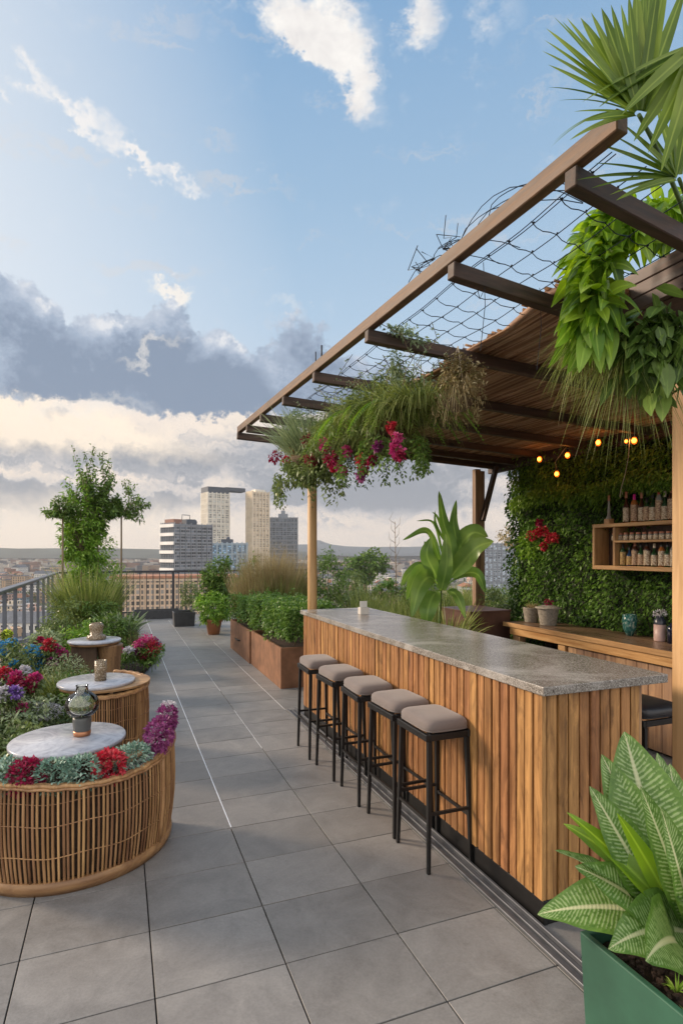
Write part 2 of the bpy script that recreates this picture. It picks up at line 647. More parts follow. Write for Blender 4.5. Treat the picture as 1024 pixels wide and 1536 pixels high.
L_['sage'] = leafm('sage_foliage', (.10, .15, .085), (.20, .27, .15), (.36, .42, .27), .25)
L_['teal'] = leafm('teal_succulents', (.04, .11, .09), (.13, .24, .20), (.34, .46, .40), .15)
L_['palm'] = leafm('palm_leaflets', (.05, .10, .012), (.12, .20, .03), (.27, .35, .08), .4)
L_['philo'] = leafm('glossy_broad_leaves', (.065, .14, .014), (.16, .285, .028), (.31, .45, .06), .42, .3, spec=.5)
L_['canna'] = leafm('banana_like_leaves', (.05, .12, .03), (.11, .22, .045), (.22, .34, .09), .35, .3)
L_['cover'] = leafm('ground_cover', (.03, .06, .02), (.07, .12, .04), (.15, .21, .08), .2)
L_['drybrown'] = leafm('dried_brown_stems', (.15, .08, .04), (.30, .19, .10), (.44, .31, .18), .2)
L_['red'] = leafm('red_petals', (.22, .008, .02), (.46, .02, .045), (.66, .09, .11), .25, .6)
L_['crimson'] = leafm('crimson_petals', (.13, .006, .025), (.29, .012, .055), (.48, .05, .13), .25, .6)
L_['magenta'] = leafm('magenta_petals', (.30, .015, .10), (.56, .05, .22), (.72, .20, .38), .25, .6)
L_['purple'] = leafm('purple_petals', (.11, .015, .07), (.24, .035, .16), (.42, .13, .30), .2, .6)
L_['violet'] = leafm('violet_petals', (.16, .07, .32), (.30, .16, .52), (.48, .34, .68), .2, .6)
L_['blue'] = leafm('blue_petals', (.015, .12, .28), (.04, .26, .50), (.16, .46, .68), .2, .6)
L_['white'] = leafm('white_petals', (.42, .40, .44), (.60, .58, .62), (.78, .76, .78), .2, .6)
L_['orange'] = leafm('orange_petals', (.55, .06, .02), (.75, .14, .04), (.85, .30, .10), .2, .6)

def dieff():
    m, t, b, out = newmat('striped_broad_leaf')
    uv = t.n('ShaderNodeUVMap')
    sx = t.n('ShaderNodeSeparateXYZ')
    t.k(uv.outputs[0], sx.inputs[0])
    a = t.math('ABSOLUTE', t.math('SUBTRACT', sx.outputs[0], .5))
    g = t.n('ShaderNodeNewGeometry')
    v, _ = coords(t)
    nz = t.noise(v, 14, 4, .6)
    nf = t.noise(v, 60, 3, .6)
    ph = t.math('SUBTRACT', t.math('MULTIPLY', sx.outputs[1], 34.0 * 2 * PI), t.math('MULTIPLY', a, 42.0))
    ph = t.math('ADD', ph, t.math('MULTIPLY', nz.outputs[0], 6.0))
    s = t.math('ADD', t.math('MULTIPLY', t.math('SINE', ph), .5), .5)
    s = t.math('MULTIPLY', s, t.ramp(nf.outputs[0], [(.32, (.25, .25, .25)), (.55, (1, 1, 1))]))
    edge = t.ramp(a, [(.34, (1, 1, 1)), (.49, (0, 0, 0))])
    s = t.math('MULTIPLY', s, edge)
    isl = t.ramp(g.outputs['Random Per Island'], [(.1, (.25, .25, .25)), (.5, (1, 1, 1))])
    s = t.math('MULTIPLY', s, isl)
    base = t.ramp(nf.outputs[0], [(.3, (.085, .18, .03)), (.7, (.16, .29, .055))])
    c = t.mix(t.ramp(s, [(.3, (0, 0, 0)), (.75, (.75, .75, .75))]), base, (.40, .53, .24))
    rib = t.ramp(a, [(.0, (1, 1, 1)), (.028, (.8, .8, .8)), (.05, (0, 0, 0))])
    c = t.mix(rib, c, (.66, .68, .40))
    t.k(c, b.inputs['Base Color'])
    b.inputs['Roughness'].default_value = .33
    bump(t, b, s, .25, .003)
    tr = t.n('ShaderNodeBsdfTranslucent')
    t.k(c, tr.inputs['Color'])
    mx = t.n('ShaderNodeMixShader')
    mx.inputs[0].default_value = .28
    t.k(b.outputs[0], mx.inputs[1])
    t.k(tr.outputs[0], mx.inputs[2])
    t.k(mx.outputs[0], out.inputs[0])
    return m
L_['dieff'] = dieff()
# ================================================================ camera, sky, sun
cam = bpy.data.cameras.new('camera')
camo = bpy.data.objects.new('camera', cam)
COL.objects.link(camo)
camo.location = (0, 0, EYE)
camo.rotation_euler = (R(90), 0, -YAW)
cam.sensor_fit = 'HORIZONTAL'
cam.sensor_width = 36
cam.lens = FPX / 1024 * 36
cam.shift_y = (CYP - 768) / 1024
cam.clip_start = .05
cam.clip_end = 60000
SC.camera = camo
SC.view_settings.view_transform = 'Standard'
SC.view_settings.look = 'None'
EXPO = .45
SC.view_settings.exposure = EXPO
SC.cycles.max_bounces = 7
SC.cycles.diffuse_bounces = 3
SC.cycles.glossy_bounces = 3
SC.cycles.transmission_bounces = 3
SC.cycles.transparent_max_bounces = 10
SC.cycles.volume_bounces = 0
SC.view_settings.gamma = 1

SUN_AZ, SUN_EL = R(-52), R(22)
sl = bpy.data.lights.new('sun', 'SUN')
sl.energy = 3.0
sl.angle = R(11)
sl.color = (1.0, .80, .60)
so = bpy.data.objects.new('sun', sl)
COL.objects.link(so)
sd = Vector((math.sin(SUN_AZ) * math.cos(SUN_EL), math.cos(SUN_AZ) * math.cos(SUN_EL), math.sin(SUN_EL)))
so.rotation_euler = sd.to_track_quat('Z', 'Y').to_euler()

SKY_STR = .1
def build_world():
    w = bpy.data.worlds.new('World')
    SC.world = w
    w.use_nodes = True
    w.node_tree.nodes.clear()
    t = NT(w.node_tree)
    out = t.n('ShaderNodeOutputWorld')
    bg = t.n('ShaderNodeBackground')
    bg.inputs['Strength'].default_value = SKY_STR
    t.k(bg.outputs[0], out.inputs[0])
    sky = t.n('ShaderNodeTexSky')
    sky.sky_type = 'NISHITA'
    sky.sun_disc = False
    sky.sun_elevation = SUN_EL
    sky.sun_rotation = SUN_AZ
    sky.air_density = 1.0
    sky.dust_density = 1.2
    sky.ozone_density = 1.5
    tc = t.n('ShaderNodeTexCoord')
    nv = t.n('ShaderNodeVectorMath', operation='NORMALIZE')
    t.k(tc.outputs['Generated'], nv.inputs[0])
    sx = t.n('ShaderNodeSeparateXYZ')
    t.k(nv.outputs[0], sx.inputs[0])
    az = t.math('ARCTAN2', sx.outputs[0], sx.outputs[1])
    hor = t.math('SQRT', t.math('ADD', t.math('MULTIPLY', sx.outputs[0], sx.outputs[0]), t.math('MULTIPLY', sx.outputs[1], sx.outputs[1])))
    el = t.math('DIVIDE', sx.outputs[2], t.math('MAXIMUM', hor, .05))
    q = t.n('ShaderNodeCombineXYZ')
    t.k(az, q.inputs[0])
    t.k(el, q.inputs[1])
    Q = q.outputs[0]
    # ragged edges: coarse and fine displacement of the cloud field
    def warp(scale, amp, detail, rough=.6, st=(1, 1, 1)):
        mp = t.n('ShaderNodeMapping')
        mp.inputs['Scale'].default_value = st
        t.k(Q, mp.inputs[0])
        nz = t.noise(mp.outputs[0], scale, detail, rough)
        s = t.n('ShaderNodeVectorMath', operation='SUBTRACT')
        t.k(nz.outputs['Color'], s.inputs[0])
        s.inputs[1].default_value = (.5, .5, .5)
        m = t.n('ShaderNodeVectorMath', operation='SCALE')
        t.k(s.outputs[0], m.inputs[0])
        m.inputs['Scale'].default_value = amp
        a = t.n('ShaderNodeVectorMath', operation='ADD')
        t.k(Q, a.inputs[0])
        t.k(m.outputs[0], a.inputs[1])
        return a.outputs[0], nz
    QW, nz = warp(11, .13, 10, .66)
    QF, nzf = warp(16, .16, 9, .68)

    def blobs(vec, lst):
        tot = None
        for (px, py, rx, ry, rot, amt) in lst:
            u = (px - CXP) / FPX
            a = YAW + math.atan(u)
            e = (CYP - py) / FPX * math.cos(math.atan(u))
            mp = t.n('ShaderNodeMapping')
            mp.vector_type = 'TEXTURE'
            mp.inputs['Location'].default_value = (a, e, 0)
            mp.inputs['Rotation'].default_value = (0, 0, R(rot))
            mp.inputs['Scale'].default_value = (rx / FPX, ry / FPX, 1)
            t.k(vec, mp.inputs[0])
            ln = t.n('ShaderNodeVectorMath', operation='LENGTH')
            t.k(mp.outputs[0], ln.inputs[0])
            mr = t.n('ShaderNodeMapRange')
            mr.interpolation_type = 'SMOOTHSTEP'
            mr.inputs['From Min'].default_value = 0
            mr.inputs['From Max'].default_value = 1.35
            mr.inputs['To Min'].default_value = amt
            mr.inputs['To Max'].default_value = 0
            t.k(ln.outputs['Value'], mr.inputs['Value'])
            tot = mr.outputs[0] if tot is None else t.math('ADD', tot, mr.outputs[0])
        return tot

    k = 1 / SKY_STR / 2 ** EXPO
    def c(r, g, b_):
        return (r * k, g * k, b_ * k)
    # clear sky: the physical sky, paler towards the horizon and towards the sunlit left
    base = t.n('ShaderNodeVectorMath', operation='MULTIPLY')
    t.k(sky.outputs[0], base.inputs[0])
    base.inputs[1].default_value = SKYMUL
    grad = t.ramp(t.math('MULTIPLY', el, 1.0), [(0, c(1.1, .90, .68)), (.07, c(.95, .82, .67)), (.2, c(.64, .73, .84)), (.40, c(.48, .65, .83)), (.62, c(.365, .55, .76)), (1, c(.235, .43, .69))])
    for nd in t.t.nodes:
        pass
    base2 = t.mix(.9, base.outputs[0], grad)
    lf = t.math('ADD', t.math('ADD', t.math('MULTIPLY', az, -1.6), t.math('MULTIPLY', el, -.3)), .62, True)
    base2 = t.mix(t.math('MULTIPLY', lf, .9), base2, c(.84, .88, .93))
    # high white clouds
    hi = blobs(QF, [(430, 10, 95, 60, -30, 1.0), (505, 55, 75, 60, -50, 1.1), (545, 135, 34, 66, 12, 1.0), (470, 75, 60, 30, -40, .7),
                    (630, 25, 42, 55, -10, .9), (750, 18, 44, 50, -20, .42), (728, 78, 18, 30, 0, .2)])
    hi = t.math('ADD', hi, t.math('MULTIPLY', t.math('SUBTRACT', nzf.outputs[0], .5), 1.3))
    him = t.ramp(hi, [(.10, (0, 0, 0)), (.4, (.20, .20, .20)), (.72, (.74, .74, .74)), (1.1 - .1, (1, 1, 1))])
    hic = t.ramp(nz.outputs[0], [(.35, c(.82, .79, .78)), (.6, c(1.0, .97, .93))])
    wp = blobs(QF, [(70, 118, 36, 22, -38, .8), (30, 90, 26, 18, -20, .55), (118, 165, 38, 15, -50, .85), (160, 190, 60, 22, -42, .75), (205, 245, 40, 13, -55, .6),
                    (235, 262, 50, 14, -25, .8), (285, 280, 36, 13, -25, .85), (235, 300, 18, 10, 0, .5), (5, 130, 14, 12, 0, .8), (345, 105, 16, 22, 0, .35), (15, 38, 26, 12, 0, .4)])
    wp = t.math('ADD', wp, t.math('MULTIPLY', t.math('SUBTRACT', nzf.outputs[0], .5), 1.4))
    wpm = t.ramp(wp, [(.22, (0, 0, 0)), (.6, (.28, .28, .28)), (1.0, (.85, .85, .85))])
    col = t.mix(wpm, base2, c(.97, .93, .90))
    col = t.mix(him, col, hic)
    # cumulus bank
    bank = [(10, 440, 70, 42, -20, 1.0), (70, 500, 90, 50, -10, 1.1), (20, 560, 110, 50, 0, 1.0), (150, 555, 130, 55, -5, 1.1), (260, 535, 110, 55, 0, 1.1),
            (170, 495, 40, 24, 0, .8), (225, 490, 60, 36, 30, .8), (262, 455, 40, 40, 0, .95), (340, 545, 130, 60, 0, 1.15), (450, 500, 56, 60, 0, 1.0), (430, 590, 150, 48, 0, 1.1),
            (300, 600, 150, 34, 0, .9), (520, 560, 80, 60, 0, .9), (610, 590, 110, 60, 0, .9), (760, 600, 120, 70, 0, .8), (408, 402, 28, 8, 28, .42)]
    D = blobs(QW, bank)
    vor = t.n('ShaderNodeTexVoronoi')
    vor.feature = 'SMOOTH_F1'
    vor.inputs['Scale'].default_value = 17
    vor.inputs['Smoothness'].default_value = .25
    t.k(QF, vor.inputs['Vector'])
    puff = t.math('MULTIPLY', t.math('SUBTRACT', .38, vor.outputs['Distance']), .95)
    D = t.math('ADD', D, puff)
    D = t.math('ADD', D, t.math('MULTIPLY', t.math('SUBTRACT', nzf.outputs[0], .5), .7))
    up = t.n('ShaderNodeVectorMath', operation='ADD')
    t.k(QW, up.inputs[0])
    up.inputs[1].default_value = (-.012, .032, 0)
    D2 = blobs(up.outputs[0], bank)                      # density a little higher up: thin there = lit top
    D2 = t.math('ADD', D2, t.math('MULTIPLY', t.math('SUBTRACT', nzf.outputs[0], .5), .9))
    Dm = t.ramp(D, [(.34, (0, 0, 0)), (.48, (.5, .5, .5)), (.60, (.9, .9, .9)), (.74, (1, 1, 1))])
    shade = t.math('ADD', t.math('MULTIPLY', D2, .40), t.math('SUBTRACT', t.math('MULTIPLY', nzf.outputs[0], .75), t.math('MULTIPLY', puff, .45)))
    Dc = t.ramp(shade, [(.30, c(.80, .82, .86)), (.44, c(.56, .63, .74)), (.66, c(.39, .475, .61)), (1.0, c(.25, .325, .445))])
    # low layers: flat streaks of cream and mauve grey
    mp = t.n('ShaderNodeMapping')
    mp.inputs['Scale'].default_value = (1.6, 8.5, 1)
    mp.inputs['Location'].default_value = (3.4, .62, 0)
    t.k(QF, mp.inputs[0])
    ns = t.noise(mp.outputs[0], 2.1, 8, .58)
    env = t.ramp(el, [(.0, (.0, .0, .0)), (.035, (.2, .2, .2)), (.085, (1, 1, 1)), (.12, (.75, .75, .75)), (.165, (1, 1, 1)), (.235, (.3, .3, .3)), (.28, (0, 0, 0))])
    lowd = t.math('ADD', t.math('MULTIPLY', env, .42), t.math('SUBTRACT', ns.outputs[0], .34))
    lm_ = t.ramp(lowd, [(.24, (0, 0, 0)), (.50, (.92, .92, .92))])
    lc = t.ramp(lowd, [(.33, c(.78, .71, .66)), (.43, c(.44, .47, .53)), (.56, c(.22, .275, .355))])
    glow_ = t.ramp(t.math('ADD', t.math('MULTIPLY', az, -.9), t.math('MULTIPLY', nz.outputs[0], .3)), [(.0, (0, 0, 0)), (.6, (1, 1, 1))])
    lowbase = t.mix(t.ramp(el, [(.0, (1, 1, 1)), (.22, (.85, .85, .85)), (.33, (0, 0, 0))]), col, t.mix(glow_, c(.98, .84, .72), c(1.2, 1.0, .78)))
    col = t.mix(t.math('MULTIPLY', lm_, .93), lowbase, lc)
    # warm light under the bank on the left
    wl = blobs(QW, [(10, 640, 170, 34, 0, 1.1), (190, 655, 140, 26, -6, .8), (350, 630, 60, 30, 0, .4), (0, 600, 90, 34, 0, .8), (60, 775, 240, 34, 0, .7), (330, 790, 200, 24, 0, .45)])
    col = t.mix(t.math('MINIMUM', wl, .92), col, c(1.12, .96, .78))
    col = t.mix(Dm, col, Dc)
    wt = blobs(QF, [(250, 436, 26, 11, 0, 1.0), (268, 444, 16, 10, 0, .8), (225, 530, 50, 9, 25, .5), (430, 470, 30, 9, -20, .25), (120, 610, 90, 12, 0, .4)])
    col = t.mix(t.math('MINIMUM', wt, .85), col, c(1.0, .94, .86))
    # unseen sky behind the camera, brightened as added fill to lift the shadows
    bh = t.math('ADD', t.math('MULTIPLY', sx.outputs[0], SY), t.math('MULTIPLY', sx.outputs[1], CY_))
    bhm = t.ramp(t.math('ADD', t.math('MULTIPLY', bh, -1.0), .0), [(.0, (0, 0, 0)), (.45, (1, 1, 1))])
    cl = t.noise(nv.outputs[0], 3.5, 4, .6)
    fill_col = t.ramp(cl.outputs[0], [(.35, c(.85, .87, .92)), (.6, c(1.75, 1.66, 1.58))])
    col = t.mix(bhm, col, fill_col)
    # below the horizon: plain dull ground light
    col = t.mix(t.ramp(sx.outputs[2], [(.0, (1, 1, 1)), (.004, (0, 0, 0))]), col, c(.36, .33, .30))
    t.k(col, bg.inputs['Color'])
HAZE = True
SKYMUL = (.9, .9, .9)
build_world()
SC.world.cycles.sampling_method = 'MANUAL'
SC.world.cycles.sample_map_resolution = 256

# ================================================================ setting: terrace
def ring_grid():
    mb = MB()
    gap = .006
    for i in range(-4, 17):
        for j in range(-7, 34):
            x0, y0 = .13 + .517 * i, 2.30 + .417 * j
            if x0 < -1.5 or y0 > 15.9:
                continue
            mb.box(x0 + gap / 2, x0 + .517 - gap / 2, y0 + gap / 2, y0 + .417 - gap / 2, -.02 + rnd.uniform(-.0006, .0006), rnd.uniform(-.0006, .0006))
    return mb
kind(ring_grid().build('terrace_floor', M['tile'], None, .0012), 'structure')
kind(MB().box(-1.6, 9.6, -1.2, 16.4, -.7, -.022).build('terrace_slab', M['grout']), 'structure')
js = MB()
js.box(.6460, .6530, 3.56, 15.4, -.012, .0012)
for y0, y1 in ((4.9, 6.2), (7.1, 15.0)):
    js.box(1.1605, 1.1638, y0, y1, -.012, .0010)
js.box(1.6765, 1.6798, 6.0, 11.0, -.012, .0010)
tag(js.build('floor_joint_strip', M['strip']), 'thin bright metal strip set in the long floor joints of the walkway', 'trim strip')

dc = thing('drain_channel', 'grey metal drain channel running along the foot of the slatted bar', 'drain channel', (1.74, 3.4, 0))
m_ = MB().box(1.69, 1.785, 1.49, 5.95, .0015, .006)
m_.build('channel_bed', M['steel'], dc)
m_ = MB().box(1.683, 1.700, 1.49, 5.95, .0065, .022).box(1.730, 1.738, 1.49, 5.95, .0065, .020).box(1.768, 1.784, 1.49, 5.95, .0065, .028)
m_.build('rail', M['steel'], dc, .002)

# ================================================================ bar
BX, BX1, BY0, BY1, BH = 1.80, 2.40, 2.10, 5.72, 1.06
bar = thing('bar_counter', 'long bar clad in upright honey brown timber slats under a speckled granite top', 'bar', (2.1, 3.9, 0))
m_ = MB()
y = BY0
while y < BY1 - .02:
    wd = rnd.choice((.052, .056, .060, .048))
    m_.box(BX - rnd.uniform(0, .006), BX + .022, y, min(y + wd, BY1), .115, BH - .002)
    y += wd + rnd.uniform(.009, .015)
m_.build('front_slats', M['slat'], bar, .0025)
m_ = MB()
x = BX + .026
while x < BX1 - .02:
    wd = rnd.choice((.050, .054, .058))
    m_.box(x, min(x + wd, BX1), BY0 - rnd.uniform(0, .007), BY0 + .018, .115, BH - .003)
    x += wd + rnd.uniform(.008, .013)
m_.build('end_slats', M['slat'], bar, .0025)
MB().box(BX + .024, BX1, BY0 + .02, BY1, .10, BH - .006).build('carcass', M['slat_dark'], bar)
m_ = MB()
for i in range(26):
    m_.box(BX1 + .001, BX1 + .018, BY0 + .01 + i * .139, BY0 + .144 + i * .139, .10, BH - .004)
m_.build('back_boards', M['plank'], bar)
m_ = MB().box(BX + .004, BX + .03, BY0 + .0, BY1, .0, .112).box(BX + .031, BX1, BY0 + .003, BY0 + .03, .0, .112).box(BX + .031, BX1, BY1 - .03, BY1, 0, .112)
m_.build('kickplate', M['black'], bar, .002)
m_ = MB().box(1.775, 2.545, 2.065, 5.76, BH, BH + .042)
m_.build('countertop', M['granite'], bar, .004, 2)

# things on the bar
nh = thing('napkin_holder', 'small white card holder standing at the far end of the granite bar top', 'card holder', (2.22, 5.12, BH + .042))
MB().cbox((2.22, 5.12, BH + .042 + .035), (.09, .07, .07)).build('block', plain('white_holder', (.62, .58, .53), .5), nh, .004)
MB().cbox((2.22, 5.12, BH + .042 + .10), (.075, .004, .058)).build('card', plain('card_stock', (.7, .68, .64), .6), nh)
bg_ = thing('drinking_glass', 'clear stemless glass on the far end of the bar behind the card holder', 'glass', (2.30, 5.3, BH + .042))
MB().lathe((2.30, 5.3, BH + .042), [(.001, .002), (.026, .002), (.032, .05), (.034, .11), (.031, .11), (.029, .05), (.023, .008), (.001, .008)], 24).build('bowl', glassm('clear_glass', (.93, .96, .96)), bg_)

# ---------------------------------------------------------------- bar stools
def cushion(mb, c, hx, hy, hz, n=40, m=16, e1=.42, e2=.34):
    vs, fs = [], []
    f = lambda w, e: math.copysign(abs(w) ** e, w)
    for i in range(m + 1):
        a = -PI / 2 + PI * i / m
        for j in range(n):
            b_ = 2 * PI * j / n
            crown = .010 * math.cos(b_ * 0) * max(0, math.sin(a))
            vs.append((c[0] + hx * f(math.cos(a), e1) * f(math.cos(b_), e2), c[1] + hy * f(math.cos(a), e1) * f(math.sin(b_), e2), c[2] + hz * f(math.sin(a), e1 + .25) + crown))
    for i in range(m):
        for j in range(n):
            fs.append((i * n + j, i * n + (j + 1) % n, (i + 1) * n + (j + 1) % n, (i + 1) * n + j))
    mb.add(vs, fs, True)

def make_stool(name, label, cat, loc, seatm, h=.80, hx=.130, hy=.172, thick=.036):
    t = thing(name, label, cat, loc)
    x0, y0, z0 = loc
    mb = MB()
    cushion(mb, (x0, y0, h - thick), hx + .006, hy + .006, thick)
    seat_ = mb.build('seat', seatm, t)
    f_ = lambda w, e: math.copysign(abs(w) ** e, w)
    loop = [(x0 + (hx + .0045) * f_(math.cos(2 * PI * i / 56), .34), y0 + (hy + .0045) * f_(math.sin(2 * PI * i / 56), .34), h - thick * 1.45) for i in range(57)]
    MB().tube(loop, .0026, 6, cap=False).build('piping', seatm, seat_)
    mb = MB()
    zf = h - 2 * thick - .012
    for sx_ in (-1, 1):
        mb.box(x0 + sx_ * hx - .0125, x0 + sx_ * hx + .0125, y0 - hy, y0 + hy, zf - .018, zf + .018)
    for sy_ in (-1, 1):
        mb.box(x0 - hx + .013, x0 + hx - .013, y0 + sy_ * (hy - .0125) - .0125, y0 + sy_ * (hy - .0125) + .0125, zf - .0175, zf + .0175)
    mb.build('seat_frame', M['black'], t, .003)
    k = 1.13
    for sx_ in (-1, 1):
        for sy_ in (-1, 1):
            top = (x0 + sx_ * (hx - .013), y0 + sy_ * (hy - .014), zf - .019)
            bot = (x0 + sx_ * (hx - .013) * k, y0 + sy_ * (hy - .014) * k, 0)
            MB().beam(bot, top, .019, .019, .025, .025).build('leg', M['black'], t, .002)
    for zz, sides in ((.27, 'y'), (.31, 'x')):
        f = 1 + (k - 1) * (1 - zz / zf)
        ax, ay = (hx - .013) * f, (hy - .014) * f
        for s_ in (-1, 1):
            mb = MB()
            if sides == 'x':
                mb.beam((x0 - ax, y0 + s_ * ay, zz), (x0 + ax, y0 + s_ * ay, zz), .014, .016)
            else:
                mb.beam((x0 + s_ * ax, y0 - ay, zz), (x0 + s_ * ax, y0 + ay, zz), .014, .016)
            mb.build('footrest', M['black'], t)
    return t
STG = 'bar stools along the slatted bar'
st0 = make_stool('bar_stool', 'taupe cushioned bar stool nearest the camera, first from the near end of the bar', 'bar stool', (1.662, 2.84, 0), M['fabric'])
st0['group'] = STG
for x, y, rz, lab in ((1.658, 3.25, .03, 'taupe cushioned bar stool second from the near corner of the bar'),
                      (1.640, 3.71, -.04, 'taupe cushioned bar stool in the middle of the row of five'),
                      (1.618, 4.18, .04, 'taupe cushioned bar stool second from the far end of the row'),
                      (1.600, 4.66, -.03, 'taupe cushioned bar stool farthest away beside the pale round post')):
    dup(st0, (x, y, 0), rz, lab, STG)
make_stool('bar_stool', 'black vinyl bar stool standing behind the bar beside the near post', 'bar stool', (3.12, 2.72, 0), M['vinyl'], .76, .17, .17, .04)

# ================================================================ pergola
pg = thing('pergola', 'brown timber pergola with wire net and woven reed roof over the bar', 'pergola', (3.0, 4.0, 0))
B0, B1 = Vector((1.522, 1.40, 3.11)), Vector((1.28, 6.50, 3.1))
def bx_at(y):
    f = (y - B0.y) / (B1.y - B0.y)
    return B0.x + (B1.x - B0.x) * f
MB().beam(B0, B1, .052, .072).build('front_beam', M['beam'], pg, .004)
ZB = 2.86
for y0, y1 in ((1.58, 2.02), (2.30, 2.62), (3.18, 3.26), (4.07, 4.05), (4.80, 4.80), (5.50, 5.50), (6.03, 6.03), (6.44, 6.44)):
    z0 = 3.02
    MB().beam((bx_at(y0) - .04 + .0, y0, z0 + .0), (4.72, y1, ZB + .0), .052, .074).build('rafter', M['rafter'], pg, .004)
MB().beam((4.76, 1.9, 2.885), (4.76, 6.6, 2.885), .08, .21).build('back_beam', M['rafter'], pg, .004)
# posts
MB().tube([(1.935, 5.84, 0), (1.935, 5.84, 3.0)], .05, 20).build('post', M['pine'], pg)
m_ = MB().box(4.36, 4.44, 6.36, 6.44, 0, 2.80).box(4.445, 4.51, 6.37, 6.43, 0, 2.78)
m_.build('post', wood('weathered_post', (.14, .075, .045), (.34, .21, .13), 'Z', 30, .6, .3), pg, .004)
MB().beam((4.44, 6.325, 2.12), (4.64, 6.30, 2.84), .05, .07).build('brace', M['rafter'], pg, .004)
MB().box(2.805, 2.90, 2.16, 2.255, 0, 2.93).build('post', M['pine'], pg, .006, 2)

# reed mat
def zroof(x, y):
    f = (x - 1.45) / (4.7 - 1.45)
    return 3.02 + (ZB - 3.02) * f
def mat_edge(y):
    return 2.12 + .05 * math.sin(y * 2.3) + .03 * math.sin(y * 7.1)
mb = MB()
x = 2.06
ys = [2.2 + i * .315 for i in range(15)]
while x < 4.86:
    pts = []
    for i, y in enumerate(ys):
        if x < mat_edge(y) - .02:
            if pts:
                break
            continue
        sag = -.008 * math.sin((y - 1.6) / .8 * PI) ** 2
        pts.append((x + rnd.uniform(-.005, .005), min(y, 6.62) , zroof(x, y) + .062 + sag + rnd.uniform(-.004, .004)))
    if len(pts) > 2:
        e = rnd.uniform(-.05, .06)
        pts[-1] = (pts[-1][0], pts[-1][1] + e, pts[-1][2])
        mb.tube(pts, rnd.uniform(.0065, .010), 5, cap=False)
    x += rnd.uniform(.0125, .0175)
mb.build('reed_mat', M['reed'], pg)
mb = MB()                                            # second, crossing layer above the first closes it
y = 2.21
while y < 6.6:
    e0 = mat_edge(y) + rnd.uniform(-.02, .05)
    mb.tube([(e0 + (4.85 - e0) * k / 5, y + rnd.uniform(-.006, .006), zroof(e0 + (4.85 - e0) * k / 5, y) + .085 + rnd.uniform(-.004, .004)) for k in range(6)], rnd.uniform(.007, .012), 4, cap=False)
    y += rnd.uniform(.024, .040)
mb.build('mat_backing', M['reed'], pg)
mb = MB()                                            # stitched cords that hold the mat
for y in [2.3 + .4 * i for i in range(11)]:
    mb.tube([(mat_edge(y) + .02 + k * .27, y + rnd.uniform(-.01, .01), zroof(mat_edge(y) + k * .27, y) + .052) for k in range(11)], .0022, 4, cap=False)
mb.tube([(mat_edge(y) + .02, y, zroof(2.1, y) + .058) for y in [2.15 + .25 * i for i in range(18)]], .020, 7)
mb.build('mat_binding', wood('mat_rim', (.22, .12, .07), (.45, .29, .18), 'Y', 30, .7, .3), pg)

# wire net between the front beam and the mat
mb = MB()
def net_pt(x, y):
    return Vector((x, y, zroof(x, y) + .075 - .012 * math.sin((y - 1.6) / .8 * PI) ** 2 + .003 * math.sin(x * 17 + y * 5)))
NX = (1.585, 1.60, 1.745, 1.89, 2.03, 2.16, 2.28)
for xi in NX:
    mb.tube([net_pt(xi + .006 * math.sin(y * 3.3 + xi * 40), y) for y in [1.5 + .1 * i for i in range(48)]], .0026, 4, cap=False)
y = 1.60
while y < 6.25:
    pts = []
    for k in range(19):
        f = k / 18
        x = 1.585 + (2.30 - 1.585) * f
        p = net_pt(x, y + .12 * f)
        pts.append(p + Vector((0, .010 * abs(math.sin(f * PI * 5)), -.012 * abs(math.sin(f * PI * 5)))))
    mb.tube(pts, .0024, 4, cap=False)
    for xi in NX[1:]:
        mb.ball(net_pt(xi, y + .12 * (xi - 1.585) / .715), .0055, 6)
    y += rnd.uniform(.145, .165)
for k in range(6):                                  # loose ends curling over the front beam
    y0 = rnd.choice((1.55, 1.6, 1.7, 1.78, 1.86, 1.95, 2.05, 2.15, 2.3))
    x0 = bx_at(y0)
    a = Vector((x0 + .25, y0 + .02, 3.12))
    b_ = Vector((x0 - rnd.uniform(.02, .10), y0 + rnd.uniform(.05, .35), 3.20 + rnd.uniform(.02, .18)))
    c_ = Vector((x0 - rnd.uniform(.01, .06), y0 + rnd.uniform(.25, .55), 3.15))
    pts = []
    for i in range(9):
        f = i / 8
        pts.append(a * (1 - f) ** 2 + b_ * 2 * f * (1 - f) * 1.0 + c_ * f * f + Vector((rnd.uniform(-.006, .006), rnd.uniform(-.006, .006), rnd.uniform(-.006, .006))))
    mb.tube(pts, .0022, 4, cap=False)
for y0 in (2.35, 2.6):
    for k in range(5):
        p = Vector((bx_at(y0) - .02, y0, 3.14))
        pts = [p + Vector((rnd.uniform(-.02, .02) * i, rnd.uniform(-.03, .03) * i, .022 * i * rnd.uniform(.4, 1.2))) for i in range(5)]
        mb.tube(pts, .0022, 4, cap=False)
mb.build('wire_net', M['wire'], pg)
mb = MB()
for (x, y) in ((2.02, 2.38), (1.62, 2.30), (2.1, 3.2)):
    zt = zroof(x, y) - .04
    mb.tube([(x, y, zt + .12), (x + .01, y, zt - .08), (x - .01, y + .01, zt - .3)], .002, 4)
mb.tube([(1.60, 2.33, 3.0), (1.62, 2.33, 2.93), (1.66, 2.35, 2.99)], .0022, 4)
mb.tube([(bx_at(4.0), 4.0, 3.13), (bx_at(4.0), 4.0, 3.24)], .007, 5)
mb.tube([(bx_at(4.12), 4.12, 3.13), (bx_at(4.12), 4.12, 3.23)], .005, 5)
mb.build('hanging_wire', M['wire'], pg)

